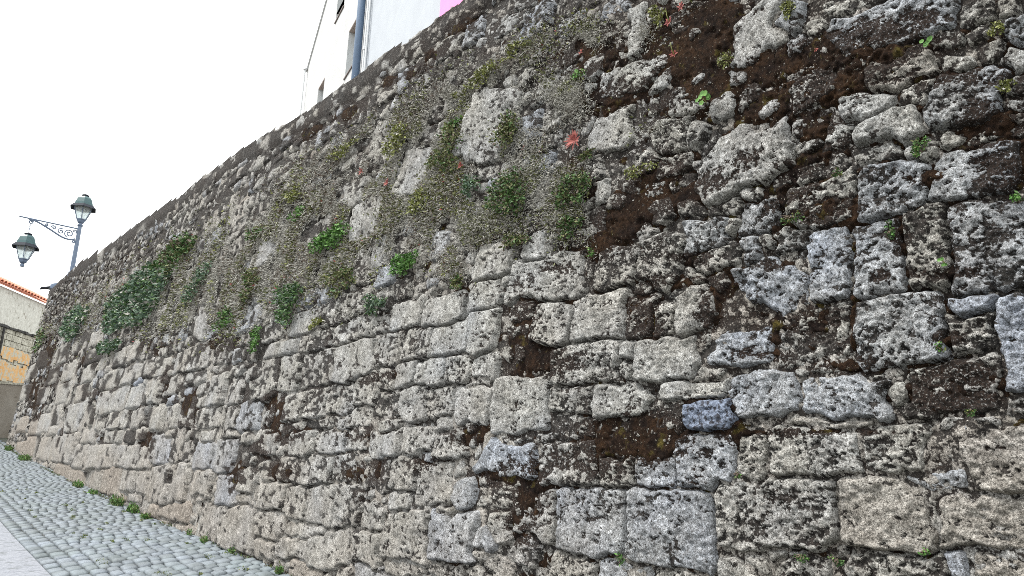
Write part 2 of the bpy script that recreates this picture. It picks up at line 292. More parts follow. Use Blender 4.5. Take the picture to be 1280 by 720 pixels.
# fill what the survey leaves: the hidden rubble, the ends of the wall, the chips between the big stones
def rbsdf(dx, dz, hw, hh, th, rr=.30):
    c, s = math.cos(th), math.sin(th); u = np.abs(c*dx+s*dz); v = np.abs(-s*dx+c*dz)
    r = rr*min(hw, hh); qx = u-(hw-r); qy = v-(hh-r)
    return np.hypot(np.maximum(qx, 0), np.maximum(qy, 0)) + np.minimum(np.maximum(qx, qy), 0) - r
def free_at(s, z, m):
    for a in stones:
        if abs(a[0]-s) < a[2]+a[3]+m and abs(a[1]-z) < a[2]+a[3]+m:
            if rbsdf(np.array(s-a[0]), np.array(z-a[1]), a[2], a[3], a[5]) < m: return False
    return True
rf = random.Random(5)
zc = -0.1
while zc < 9.0:
    hc = rf.uniform(.16, .34)
    s = SMIN-.3
    while s < SMAX+.3:
        wd = rf.uniform(.18, .55)*(1.0 if s < 25 else 1.25)
        cs, cz = s+wd/2, zc+hc/2+rf.uniform(-.06, .06)
        if base_z(cs)-.3 < cz < top_z(cs)-.12:
            if all(free_at(cs+dx*wd, cz, .05) for dx in (-.3, 0, .3)):
                stones.append([cs, cz, wd/2-.012, hc/2-.010, rf.choice([0, 0, 3, 2, 3, 0]), rf.uniform(-.16, .16), 0])
        s += wd
    zc += hc
for _ in range(9000):                            # chips and pinning stones
    s = SMIN+(1-rf.random()**.55)*(SMAX-SMIN-4); z = rf.uniform(base_z(s), top_z(s)-.2)
    r = rf.uniform(.025, .065)*(1+max(s, 0)*.04)
    if free_at(s, z, r*.75): stones.append([s, z, r*rf.uniform(1, 1.5), r*rf.uniform(.7, 1), rf.choice([0, 0, 1, 3]), rf.uniform(-.6, .6), 0])
ST = np.array([a[:4]+[a[5]] for a in stones]); KIND = [a[4] for a in stones]

def moss_field():                                # photo survey of the moss patches: x y rx ry tilt strength
    t = """950 88 150 24 -18 1;880 20 60 26 0 1;855 60 70 40 -20 1;1000 78 110 20 -14 1;900 105 70 24 -10 1;1110 62 70 16 -8 .8;1060 100 80 22 -22 .9;980 120 60 25 -20 .9
790 255 75 26 -48 1;875 232 80 15 -25 1;740 300 30 26 0 .9;700 80 30 20 0 .6;745 65 40 34 -40 .9;930 205 40 14 -30 .9;1015 155 30 20 0 .7;770 115 60 20 -20 .9;1240 150 40 34 0 .7;1245 212 40 26 0 .8
1160 220 40 14 0 .6;1030 262 46 20 0 .8;655 418 22 70 5 .95;680 452 62 20 0 .9;800 390 26 36 0 .8;880 385 16 44 10 .8;790 548 88 34 0 1;870 505 30 14 0 .7;730 575 60 26 0 .55
640 592 48 20 0 .9;662 618 30 48 0 .7;650 655 22 32 0 .7;1190 482 62 34 0 .95;1063 400 7 50 0 1;1062 455 50 12 0 .9;1005 402 52 30 0 .65;935 442 46 11 0 .9;902 525 18 40 0 .8;870 600 18 16 0 .7
590 362 30 7 -14 .8;345 520 18 34 0 .8;365 545 24 14 0 .7;232 508 12 28 0 .9;181 553 12 22 0 .9;132 547 22 10 0 .6;80 545 20 14 0 .5;296 598 16 22 0 .9;350 588 18 14 0 .8;440 590 22 14 0 .7;330 560 18 14 0 .7
98 450 20 16 0 .5;60 430 14 60 8 .8;42 500 12 50 5 .9;75 470 16 26 0 .6;120 492 26 12 0 .6;575 30 26 12 -30 .9;545 62 22 10 -30 .9;515 88 20 10 -30 .8;480 100 14 14 0 .8;430 140 26 12 -30 .8;380 165 24 10 -30 .8
190 430 22 12 0 .6;270 430 22 14 0 .7;700 335 24 12 0 .8;960 330 30 12 -10 .5;1140 30 40 14 -10 .6;1190 95 70 16 0 .6;1000 200 60 14 -25 .7;580 545 26 16 0 .5;445 545 40 10 0 .5;480 470 60 7 -15 .6
100 400 50 20 -30 .5;95 370 40 24 -38 .5;150 330 50 16 -38 .5;205 480 14 30 0 .4;600 420 20 20 0 .5;1120 300 20 40 0 .5;1180 340 60 8 0 .8;1100 345 20 16 0 .7;720 220 20 40 -20 .7;985 245 50 10 -25 .7
1250 560 40 8 0 .5;1000 540 110 5 0 .8;1180 425 30 12 -10 .9;420 620 60 8 0 .4;530 580 30 14 0 .6;470 590 14 18 0 .8;860 320 40 10 0 .5;830 350 60 10 0 .7;900 350 12 20 0 .6;960 420 12 30 0 .6;640 470 14 40 0 .5"""
    out = []
    for row in t.replace('\n', ';').split(';'):
        x, y, rx, ry, an, k = map(float, row.split()); s, z = wall_hit(x, y)
        s1, z1 = wall_hit(x+1, y); s2, z2 = wall_hit(x, y-1); J = np.array([[s1-s, s2-s], [z1-z, z2-z]])
        a = math.radians(-an); R = np.array([[math.cos(a), -math.sin(a)], [math.sin(a), math.cos(a)]])
        out.append((s, z, np.linalg.inv(J@R@np.diag([rx, ry])), k, max(np.abs(J@R@np.diag([rx, ry])).sum(1))))
    return out
MOSS = moss_field()
def moss_at(s, z):
    m = np.zeros_like(s)
    s0, s1, z0, z1 = s.min(), s.max(), z.min(), z.max()
    for cs, cz, Ji, k, ext in MOSS:
        if cs > 16: k = k*.62
        e = 1.6*ext
        if cs+e < s0 or cs-e > s1 or cz+e < z0 or cz-e > z1: continue
        u = Ji[0, 0]*(s-cs)+Ji[0, 1]*(z-cz); v = Ji[1, 0]*(s-cs)+Ji[1, 1]*(z-cz)
        m = np.maximum(m, k*((1.38 if cs < 3.5 and cz > 3 else 1.25)-np.hypot(u, v)))
    off = ss(1.3, -0.2, s)*.45*ss(3.2, 4.6, z)                    # the moss band goes on outside the frame
    return np.maximum(m, off)
def crust_at(s, z):                              # how thick the dark crust grows: more above, less near the foot
    h = (z-base_z(s))/(top_z(s)-base_z(s))
    return .335 + .20*ss(.10, .40, h) + .14*ss(.70, .92, h)*ss(2, 6, s) - .14*ss(.24, .06, h) + .34*fbm(s, z, .8, 3, 91)
def core_o(s, z, step=0):
    return .050*ss(.42, .22, top_z(s)-z) - .046 + .024*fbm(s, z, .6, 2, 31) + .030*fbm(s, z, .13, 4, 33, .62, step)
def plane_drift(s, z): return .05*fbm(s, z, 2.4, 2, 71)

def crumbs(S, Z, step, cru):                    # raised flakes of pale crust over dark weathered rock: relief and cover
    w1 = max(.056, 3.2*step); w2 = max(.019, 1.9*step)
    n = .72*fbm(S+.4*Z, Z, w1, 2, 37, .6) + 1.10*fbm(S, Z, w2, 2 if step > .008 else 3, 43, .7)
    thr = -.62 + 1.05*cru
    fl = ss(thr-.11, thr+.11, n)
    return .011*fl + .018*fbm(S, Z, .019, 2, 45, .7, step), fl

def build_stone(i, name):
    cs, cz, hw, hh, th = ST[i]; kd = KIND[i]
    ds, dz = px_steps(cs, cz)
    if VIS[i] <= 0: ds *= 2.6; dz *= 2.6      # beyond the frame
    elif i not in singles: ds *= 1.5; dz *= 1.5
    ds = max(ds, .0035)*1.12; dz = max(dz, .0035)*1.12
    g = .07
    c, sn = abs(math.cos(th)), abs(math.sin(th)); ex = hw*c+hh*sn+g; ez = hw*sn+hh*c+g
    nc = int(np.clip(2*ex/ds, 6, 260)); nr = int(np.clip(2*ez/dz, 6, 220))
    S, Z = np.meshgrid(np.linspace(cs-ex, cs+ex, nc+1), np.linspace(cz-ez, cz+ez, nr+1)); step = max(2*ex/nc, 2*ez/nr)*.7
    # irregular outline: bend the sampling position by noise before measuring
    wx = S+.040*fbm(S, Z, .28, 2, 51)+.022*fbm(S, Z, .09, 3, 53); wz = Z+.034*fbm(S, Z, .28, 2, 55)+.022*fbm(S, Z, .09, 3, 57)
    d = np.hypot(ST[:, 0]-cs, ST[:, 1]-cz)-np.hypot(ST[:, 2], ST[:, 3])
    nb = np.where(d < math.hypot(ex, ez))[0]
    rr = .24 if kd != 5 else .12
    own = rbsdf(wx-cs, wz-cz, hw, hh, th, rr); oth = np.full_like(own, 9.0)
    for j in nb:
        if j != i:
            oth = np.minimum(oth, rbsdf(wx-ST[j, 0], wz-ST[j, 1], *ST[j, 2:4], ST[j, 4], .24))
    gap = .034 if stones[i][6] else .022
    q = np.minimum((oth-own)*.5, gap-own) - .004
    size = min(hw, hh)
    r_ = random.Random(i*13+5)
    proud = r_.uniform(-.010, .016)+(0.008 if kd == 1 else 0) - (.016 if size < .08 else 0); rgh = r_.uniform(.6, 1.25); fq = r_.uniform(.85, 1.2); stx = r_.uniform(.65, 1.0)
    if kd == 5: proud = .004
    if kd == 6: proud = .03
    if kd == 3: proud -= .014
    if stones[i][6] == 0 and cz > 3.6: proud -= .012
    Rr = min(.024, size*.40) if kd != 5 else .015
    e = np.clip(q/Rr, 0, 1); dome = np.sqrt(np.clip(1-(1-e)**2, 0, 1))
    chip = .5+.5*fbm(S, Z, .16, 2, 61+i % 7)
    o = -.075 + (.075+proud)*dome*(.80+.20*ss(.25, .6, chip))
    body = ss(0, .022, q)
    mo = moss_at(S, Z)+.3*fbm(S, Z, .18, 3, 141)
    h0 = (Z-base_z(S))/(top_z(S)-base_z(S))
    k2 = {0: 0, 1: -.42, 2: -.18, 3: .36, 4: -.28, 5: -.6, 6: -.1}[kd]
    cru = np.clip(crust_at(S, Z)+k2+.62*ss(.0, .75, mo)+r_.uniform(-.10, .10), 0, 1)
    dh, fl = crumbs(S*fq*stx+i*.37, Z*fq+i*.11, step, cru)
    amp = {5: .8, 1: .8, 6: 1.1}.get(kd, 1.0)
    o = o + body*amp*(.017*rgh*fbm(S, Z, .24, 3, 13+i, .55, step) + .016*rgh*fbm(S*fq+i*.2, Z*fq, .060, 3, 23, .65, step) + dh)
    if kd in (1, 5): o = o-body*.010*ss(.35, .6, fbm(S, Z, .03, 2, 38, .6, step))
    tx, tz = r_.uniform(-.06, .06), r_.uniform(-.07, .05)
    o = o + dome*((S-cs)*tx+(Z-cz)*tz) + plane_drift(S, Z)
    ctr = q > -.012
    keep = ctr[:-1, :-1] | ctr[1:, :-1] | ctr[:-1, 1:] | ctr[1:, 1:]
    botz = base_z(S)-.12; tz_ = top_z(S)-.06
    ok = (Z > botz) & (Z < tz_)
    keep &= ok[:-1, :-1] & ok[1:, 1:]
    if keep.sum() < 4: return None
    used, Q = grid_quads(keep)
    S_, Z_ = S.ravel()[used], Z.ravel()[used]; o_ = o.ravel()[used]
    jx = .25*ds*fbm(S_, Z_, .01, 1, 3); V = P3(S_+jx, Z_, o_)
    h = (Z_-base_z(S_))/(top_z(S_)-base_z(S_)); hc = (cz-base_z(cs))/(top_z(cs)-base_z(cs))
    cru = cru.ravel()[used]; fl = fl.ravel()[used]
    blue = np.clip({0: .10, 1: .18, 2: .62, 3: .15, 4: 0, 5: 1, 6: 1}[kd]+.34*fbm(S_, Z_, .35, 2, 81), 0, 1)
    warm = np.clip({0: .14, 1: .10, 2: 0, 3: .2, 4: .48, 5: 0, 6: 0}[kd]+.22*ss(.30, .05, h)*(cs > 4)+.16*ss(4, 12, S_)+.14*ss(.22, .05, h)+.25*fbm(S_, Z_, .5, 2, 83), 0, 1)
    mask = np.stack([ss(-.25, .5, mo.ravel()[used]), blue, warm, fl], -1)
    return V, Q, mask

# ------------------------------------------------------------------ assemble the wall
wall = empty('stone_wall', (X0, 0, 0), label='tall old granite retaining wall of lichened blocks beside the cobbled street', category='wall')
def place(me, name, mat, parent=wall, **k):
    o = link(name, me, mat, parent, **k); o.matrix_parent_inverse = Matrix.Translation(-Vector(parent.location)); return o
def vis_size(i):
    s, z, hw, hh, th = ST[i]; p = P3(s, z, 0)-EYE
    dep = p@fwd
    if dep < .3: return 0
    x, y = 640+F*(p@rgt)/dep, 360-F*(p@upv)/dep
    if not (-30 < x < 1310 and -30 < y < 750): return 0
    dist = np.linalg.norm(p); return hw*hh*F*F/dist**2*abs(p[0])/dist
order = sorted(range(len(stones)), key=lambda i: -vis_size(i))
VIS = [vis_size(i) for i in range(len(stones))]; singles = set(order[:298]); SV, SQ, SM = [], [], []; nvert = 0; ntri = 0
for i in range(len(stones)):
    r = build_stone(i, 'stone')
    if r is None: continue
    V, Q, mk = r; ntri += 2*len(Q)
    if i in singles:
        me = np_mesh('stone', V, Q, mask=mk)
        place(me, 'stone', (M_CEMENT if KIND[i] == 5 and ST[i][3] > .25 else M_BLUE if KIND[i] == 6 else M_ROCK))
    else:
        SV.append(V); SQ.append(Q+nvert); SM.append(mk); nvert += len(V)
place(np_mesh('small_stones', np.concatenate(SV), np.concatenate(SQ), mask=np.concatenate(SM)), 'small_stones', M_ROCK, kind='stuff')

BLK = [(-3.6, .6), (.6, 2), (2, 4), (4, 7), (7, 11), (11, 17), (17, 26), (26, 41.5)]
def field_sheet(fo, keepf, mul, zlo=-.15):
    Vs, Qs, Ms, k = [], [], [], 0
    for a, b in BLK:
        m = max((a+b)/2, .8); ds, _ = px_steps(m, 2.5); _, dz = px_steps(m, 3.0)
        ds, dz = ds*mul, dz*mul
        ns = int((b-a)/ds)+2; z0, z1 = base_z(a)+zlo, top_z(b)-.10
        nr = int((z1-z0)/dz)+2
        S, Z = np.meshgrid(np.linspace(a-.0, b+.0, ns+1), np.linspace(z0, z1, nr+1))
        r = fo(S, Z, max(ds, dz)*.7); o, ok = r[0], r[1]
        ok &= (Z < top_z(S)-.04) & (Z > base_z(S)-.15)
        keep = ok[:-1, :-1] | ok[1:, 1:] | ok[:-1, 1:] | ok[1:, :-1]
        if not keep.any(): continue
        used, Q = grid_quads(keep); Vs.append(P3(S.ravel()[used], Z.ravel()[used], o.ravel()[used])); Qs.append(Q+k); k += len(used)
        if len(r) > 2: Ms.append(r[2].reshape(-1, 4)[used])
    return (np.concatenate(Vs), np.concatenate(Qs)) + ((np.concatenate(Ms),) if Ms else ())
def core_f(S, Z, st):
    mo = moss_at(S, Z)+.3*fbm(S, Z, .18, 3, 141); cru = np.clip(crust_at(S, Z)+.36+.35*ss(-.1, .9, mo), 0, 1); dh, fl = crumbs(S, Z, st, cru)
    return core_o(S, Z, st)+plane_drift(S, Z)+dh, np.ones_like(S, bool), np.stack([ss(-.35, .4, mo), .15+.2*fbm(S, Z, .5, 2, 7), .45+.5*fbm(S, Z, .6, 2, 8), fl], -1)
V, Q, MK = field_sheet(core_f, None, 2.3)
place(np_mesh('mortar', V, Q, mask=np.clip(MK, 0, 1)), 'mortar', M_ROCK); ntri += 2*len(Q)
def moss_o(S, Z, st):
    m = moss_at(S, Z)+.42*fbm(S, Z, .20, 3, 41)+.95*fbm(S, Z, .050, 4, 47, .75, st)
    o = -.066+.068*np.clip(m, -.5, .75)+.026*fbm(S, Z, .022, 3, 49, .7, st)+plane_drift(S, Z)
    return o, (m > .12)
V, Q = field_sheet(moss_o, None, 1.45)
link('moss', np_mesh('moss', V, Q), M_MOSS, kind='stuff', label='dark red-brown moss spreading over the joints and stones of the wall', category='moss'); ntri += 2*len(Q)
# solid body behind the face, so the wall has a thickness
mb = MB(); sl = np.linspace(SMIN, SMAX, 60)
for a, b in zip(sl[:-1], sl[1:]):
    q = []
    for (s, z) in ((a, base_z(a)-.4), (b, base_z(b)-.4), (b, top_z(b)-.10), (a, top_z(a)-.10)): q.append((s, z))
    f_ = [P3(s, z, -.16) for s, z in q]; g_ = [P3(s, z, -.75) for s, z in q]
    mb.hexa(g_+f_)
o_ = mb.build('wall_core', M_MORTAR, wall); o_.matrix_parent_inverse = Matrix.Translation(-Vector(wall.location))

# coping stones along the top
s = SMIN; rc = random.Random(3)
while s < SMAX-.2:
    L = rc.uniform(.55, 1.15)*(1 if s < 20 else 1.3); e = min(s+L, SMAX); cs = (s+e)/2
    ds, dz = px_steps(max(cs, .5), top_z(cs)); ds = max(ds, .006)*1.3; dz = max(dz, .006)*1.3
    nc = int(np.clip((e-s)/ds, 6, 150)); H = rc.uniform(.15, .24); dpt = .55; over = rc.uniform(-.05, .0)
    per = [(-.10, 0)]                             # profile round the slab: (outward, height)
    prof_len = [.12, H, dpt]; pts = []
    n1, n2, n3 = 12, int(np.clip(H/dz, 5, 60)), int(np.clip(dpt/dz/2.5, 5, 60))
    for t in np.linspace(0, 1, n1, endpoint=False): pts.append((-.11+.11*t**.8, -.15+.15*t))
    for t in np.linspace(0, 1, n2, endpoint=False):
        pts.append((.018*math.sin(math.pi*t), H*t))
    for t in np.linspace(0, 1, n3): pts.append((-dpt*t, H+.03*math.sin(math.pi*min(t*1.5, 1))))
    pts = np.array(pts); A, Bp = np.meshgrid(np.linspace(0, 1, nc+1), np.arange(len(pts)))
    endr = np.minimum(A, 1-A)*(e-s); rnd = np.sqrt(np.clip(1-(1-np.clip(endr/.07, 0, 1))**2, 0, 1))
    O = pts[Bp, 0]; Hh = pts[Bp, 1]; S = s+.008+A*(e-s-.016)
    tz0 = top_z(S)-H+rc.uniform(-.02, .02)
    nn = fbm(S+O*1.3, Hh*1.0+O, .25, 3, 201, .6)*.035+fbm(S*1.0, Hh*1.3+O*1.7, .05, 3, 207, .65)*.016
    O2 = O+over+(nn if True else 0)*(1)-.07*(1-rnd); H2 = Hh*(.70+.30*rnd)+nn*.8+.02*fbm(S, O, .4, 2, 211)
    O2 = O2 + crumbs(S, Hh+O, ds, np.full_like(S, .45))[0]*1.3 + .7*plane_drift(S, top_z(S)-H)
    V = P3(S, tz0+H2, O2-.034+.034*fbm(S, S*0, 1.1, 2, 231)+.02*ss(9, 11, S)*ss(22, 18, S)); used, Q = grid_quads(np.ones((len(pts)-1, nc), bool))
    mk = np.zeros((V.shape[0]*V.shape[1], 4)); 
    mk[:, 0] = np.clip(.10+.5*fbm(S, Hh+O, .5, 2, 221), 0, 1).ravel(); mk[:, 1] = .25; mk[:, 2] = np.clip(.15+.4*fbm(S, O, .9, 2, 223), 0, 1).ravel(); mk[:, 3] = crumbs(S, Hh+O, ds, np.clip(.34+.40*fbm(S, Hh+O, .5, 2, 225), 0, 1))[1].ravel()
    place(np_mesh('coping_stone', V.reshape(-1, 3), Q, mask=mk), 'coping_stone', M_ROCK); ntri += 2*len(Q)
    s = e
print('wall triangles', ntri, 'stones', len(stones), 'surveyed', N_SURV)
#PART2

# ------------------------------------------------------------------ street
XE = 1.60                                         # where the cobbles end and the slabs begin
def street_z(X, Y):
    X = np.asarray(X, float); e = np.minimum(X, 3.6)
    return base_z(Y) - .10*(3.5-np.maximum(e, XE)) - .015*(XE-np.minimum(e, XE)) 
def street_sheet(name, x0, x1, y0, y1, nx, ny, dz, mat, rough=0.0, **k):
    X, Y = np.meshgrid(np.linspace(x0, x1, nx+1), np.linspace(y0, y1, ny+1))
    Z = street_z(X, Y)+dz+rough*fbm(X, Y, .3, 3, 301)
    _, Q = grid_quads(np.ones((ny, nx), bool))
    return link(name, np_mesh(name, np.stack([X, Y, Z], -1).reshape(-1, 3), Q, smooth=True), mat, **k)
M_EARTH = simple('packed_earth', (.07, .06, .05), (.13, .12, .10), 6, .95)
M_BED = simple('joint_sand_and_green', (.035, .036, .030), (.10, .10, .085), 18, .95, .5, .01, extra=(2.2, .55, (.060, .085, .030)))
M_PLASTERW = simple('aged_grey_render', (.22, .19, .155), (.33, .30, .26), 1.3, .9, .3, .01, extra=(1.7, .60, (.10, .075, .05)))
gx = [(-400, -400), (400, -400), (400, 500), (-400, 500)]
me = bpy.data.meshes.new('ground'); me.from_pydata([(x, y, -1.2) for x, y in gx], [], [(0, 1, 2, 3)]); link('ground', me, M_EARTH, kind='structure')
street_sheet('street', -9, 4.3, -8, 46, 60, 220, -.045, M_BED, .01, kind='structure')
pav = bpy.data.objects['street']
# cobbles
def cobble_material():
    m, n, b = newmat('worn_granite_sett'); pos = geo_pos(n)
    oi = n.nodes.new('ShaderNodeAttribute'); oi.attribute_name = 'mask'
    inf = n.nodes.new('ShaderNodeObjectInfo')
    f = noise(n, 60, 5, .7, pos); g = noise(n, 2.0, 4, .6, pos); cell = noise(n, 3.7, 1, .5, pos)
    c = ramp(n, f, .3, .7, (.105, .122, .142, 1), (.232, .262, .295, 1))
    c = mixc(n, ramp(n, g, .42, .62), c, (.14, .165, .172, 1))
    c = mixc(n, 1.0, c, ramp(n, cell, .3, .7, (.72, .72, .72, 1), (1.25, 1.25, 1.27, 1)), 'MULTIPLY')
    c = mixc(n, mth(n, 'MULTIPLY', inf.outputs['Random'], .35), c, (.17, .185, .19, 1))
    c = mixc(n, ramp(n, noise(n, 120, 3, .7, pos), .60, .68), c, (.09, .09, .08, 1))
    n.links.new(c, b.inputs['Base Color']); b.inputs['Roughness'].default_value = .72; bump(n, b, f, .6, .008)
    return m
M_COB = cobble_material()
M_SLAB = simple('pale_granite_slab', (.17, .18, .205), (.29, .30, .33), 24, .8, .5, .006, extra=(7, .55, (.14, .15, .16)))
cells = []; rc = random.Random(9); y = 4.0
while y < 44:
    L = rc.uniform(.19, .27)
    x = XE+.01+.17+.17                            # two straight edging rows come first
    for k in range(2):
        pass
    x += rc.uniform(-.0, .02)
    while x < 3.58+.08*0:
        W_ = rc.uniform(.115, .175)
        cells.append((x+W_/2, y+L/2+rc.uniform(-.012, .012), W_-.016, L-.018, rc.uniform(-.03, .03), rc.uniform(-.006, .006)))
        x += W_
    y += L
for k in range(2):
    y = 3.0+k*.1
    while y < 44:
        L = rc.uniform(.22, .34); cells.append((XE+.012+.17*k+.085, y+L/2, .155, L-.016, rc.uniform(-.015, .015), rc.uniform(-.006, .006))); y += L
def cob_seen(c):
    p = np.array([c[0], c[1], float(street_z(c[0], c[1]))])-EYE; d = p@fwd
    if d < 1: return 0
    x, y = 640+F*(p@rgt)/d, 360-F*(p@upv)/d
    return (1/d if (-25 < x < 1290 and y < 745) else 0)
def cob_geo(c, seed, fine):
    n = 5 if fine else 3; r2 = random.Random(seed)
    u = np.linspace(-1, 1, n); U, Vv = np.meshgrid(u, u)
    e = np.minimum(1-np.abs(U), 1-np.abs(Vv)); cr_ = np.clip(1-np.maximum(np.abs(U), np.abs(Vv))**(12 if fine else 8), 0, 1)
    sq = 1-.10*(np.abs(U)*np.abs(Vv))**3
    X = U*c[2]/2*sq; Y = Vv*c[3]/2*sq
    rot = c[4]; Xr = X*math.cos(rot)-Y*math.sin(rot); Yr = X*math.sin(rot)+Y*math.cos(rot)
    Z = -.012*(1-cr_)+c[5]+r2.uniform(-.006, .006)*X/.1+r2.uniform(-.006, .006)*Y/.15+np.array([[r2.uniform(-.0025, .0025) for _ in range(n)] for _ in range(n)])
    top = np.stack([Xr, Yr, Z], -1).reshape(-1, 3)
    idx = np.arange(n*n).reshape(n, n); q = np.stack([idx[:-1, :-1], idx[:-1, 1:], idx[1:, 1:], idx[1:, :-1]], -1).reshape(-1, 4)
    ring = list(idx[0, :])+list(idx[1:, -1])+list(idx[-1, :-1][::-1])+list(idx[1:-1, 0][::-1])
    low = top[ring].copy(); low[:, 2] = -.06; k = n*n; m_ = len(ring)
    sq_ = [(ring[(i+1) % m_], ring[i], k+i, k+(i+1) % m_) for i in range(m_)]
    return np.concatenate([top, low]), np.concatenate([q, np.array(sq_)])
oc = sorted(range(len(cells)), key=lambda i: -cob_seen(cells[i])); sing = oc[:298]; CV, CQ, k = [], [], 0
for i in sing:
    c = cells[i]; V, Q = cob_geo(c, i, True); z0 = float(street_z(c[0], c[1]))
    V[:, 2] += street_z(V[:, 0]+c[0], V[:, 1]+c[1])-z0
    o = link('cobble', np_mesh('cobble', V, Q), M_COB, pav); o.location = (c[0], c[1], z0)
for i in oc[298:]:
    c = cells[i]; V, Q = cob_geo(c, i, False); V[:, 0] += c[0]; V[:, 1] += c[1]; V[:, 2] += street_z(V[:, 0], V[:, 1])
    CV.append(V); CQ.append(Q+k); k += len(V)
link('far_cobbles', np_mesh('far_cobbles', np.concatenate(CV), np.concatenate(CQ)), M_COB, pav, kind='stuff')
# slabs beside the cobbles
y = 2.0; rs_ = random.Random(4)
while y < 43:
    L = 1.35+rs_.uniform(-.1, .25)
    for (xa, xb) in ((XE-1.0, XE-.004), (XE-2.0, XE-1.012)):
        mb = MB(); a, b_ = y+.005, y+L-.005; q = []
        for dz in (-.08, .0):
            for (xx, yy) in ((xa, a), (xb, a), (xb, b_), (xa, b_)): q.append((xx, yy, float(street_z(xx, yy))+dz+.004))
        mb.hexa(q); mb.build('paving_slab', M_SLAB, pav, bevel=.006)
    y += L

# ------------------------------------------------------------------ growth on the wall
def surf_point(x, y, off=.0):
    s, z = wall_hit(x, y); return s, z
def leaves(pts, nrm, size, elong, curl, rs, down=.5, flat=.5):
    # one bent leaf of two quads for each point: pts (n,3), pointing outwards and hanging
    n = len(pts); d = rs.normal(size=(n, 3))*.9+nrm*1.0; d[:, 2] -= down; d /= np.linalg.norm(d, axis=1)[:, None]
    t = np.cross(d, rs.normal(size=(n, 3))); t /= np.linalg.norm(t, axis=1)[:, None]; nn = np.cross(d, t)
    L = (size*rs.uniform(.6, 1.4, n))[:, None]; Wd = L*elong
    b0 = pts; m0 = pts+d*L*.5+nn*L*curl; e0 = pts+d*L-nn*L*curl*.3
    V = np.stack([b0-t*Wd*.15, b0+t*Wd*.15, m0+t*Wd*.5, e0+t*Wd*.15, e0-t*Wd*.15, m0-t*Wd*.5], 1)
    i = np.arange(n)[:, None]*6
    Q = np.concatenate([i+np.array([[0, 1, 2, 5]]), i+np.array([[5, 2, 3, 4]])])
    return V.reshape(-1, 3), Q
NRM = np.array([-1.0, 0, .05])
def mat_growth():                                # the low mat: survey of where it covers the stones
    t = """430 255 110 40 -36 1;330 310 90 46 -38 1;250 350 70 46 -38 .9;180 365 70 36 -38 .9;115 385 50 32 -42 .8;560 190 70 60 -30 .8;520 250 70 50 -20 .9;600 285 60 36 -10 .8;650 230 50 46 -20 .8
710 250 42 60 0 .9;470 300 50 40 -20 .8;400 330 60 44 -20 .9;300 375 60 30 -30 .8;610 100 44 26 -30 .8;700 120 44 40 -40 .6;735 45 26 24 0 .8;850 -2 20 10 0 1;480 165 60 26 -36 .8;400 205 60 24 -36 .7;640 160 40 50 0 .7
720 130 18 30 0 .9;570 330 40 26 0 .5;210 405 40 16 -20 .5;345 400 50 18 -20 .5;440 385 40 14 -10 .4;560 120 60 30 -36 .5;660 60 60 26 -36 .3;820 160 60 20 -20 .12;800 40 24 22 0 .5;780 300 26 16 0 .4;60 410 20 34 -30 .5"""
    return [tuple(map(float, r.split())) for r in t.replace('\n', ';').split(';')]
PATCH = mat_growth()
def scatter(n, seed, wfun=None, bare=True):
    rs = np.random.default_rng(seed); A = np.array([p[2]*p[3]*p[5] for p in PATCH]); A /= A.sum()
    k = rs.choice(len(PATCH), n, p=A); r = np.minimum(np.abs(rs.normal(size=n))*.62+.12*rs.uniform(size=n), 1.7); a = rs.uniform(0, 2*math.pi, n)
    P_ = np.array(PATCH)[k]; u, v = r*np.cos(a)*P_[:, 2], r*np.sin(a)*P_[:, 3]; an = np.radians(P_[:, 4])
    x = P_[:, 0]+u*np.cos(an)-v*np.sin(an); y = P_[:, 1]+u*np.sin(an)+v*np.cos(an)
    d = fwd[None]*F+rgt[None]*(x-640)[:, None]-upv[None]*(y-360)[:, None]
    tt = (X0+B*EYE[2])/(d[:, 0]-B*d[:, 2]); p = EYE+tt[:, None]*d; s, z = p[:, 1], p[:, 2]
    cl = fbm(s, z, .42, 3, 777)                   # clumping, shared by all
    if seed != 401: cl = cl - .9*np.clip(.12-fbm(s, z, .55, 2, seed*3), 0, 1)
    ok = (z < top_z(s)-.05) & (cl > -.10 + (.0 if wfun is None else wfun))
    for cs, cz, hw, hh, th, kd in [(a[0], a[1], a[2], a[3], a[5], a[4]) for a in stones[:N_SURV] if a[4] == 1 and a[1] > 3.0]:
        q = rbsdf(s-cs, z-cz, hw, hh, th); ok &= ~((q < .01) & (rs.uniform(size=len(s)) < .95))
    s, z = s[ok], z[ok]; o = .006+.11*np.clip(cl[ok]+.12, 0, .6)*rs.uniform(.2, 1.0, ok.sum())*np.exp(-(r[ok]/1.1)**2)+plane_drift(s, z)
    return P3(s, z, o), np.linalg.norm(P3(s, z, 0)-EYE, axis=1), rs
def growth_mesh(specs):
    Vs, Qs, Ms, k = [], [], [], 0
    for mi, (n, seed, size, elong, down, thr) in enumerate(specs):
        p, dist, rs = scatter(n, seed, thr); sz = size*np.clip(dist/6, .7, 2.2)
        V, Q = leaves(p, NRM, sz, elong, .12, rs, down); Vs.append(V); Qs.append(Q+k); Ms.append(np.full(len(Q), mi)); k += len(V)
    return np.concatenate(Vs), np.concatenate(Qs), np.concatenate(Ms)
V, Q, MI = growth_mesh([(130000, 401, .025, .20, .5, -.14), (50000, 402, .026, .18, .45, -.06), (6000, 406, .075, .05, .7, -.05), (40000, 403, .024, .5, .3, .02), (17000, 404, .022, .55, .3, .06), (1500, 405, .022, .5, .2, .25)])
link('dry_growth', np_mesh('dry_growth', V, Q, mi=MI), [M_DRY, M_DRYB, M_DRY, M_OLIVE, M_YELG, M_RED], kind='stuff',
     label='low mat of withered grey stems and olive leaves over the upper stones', category='wall growth')

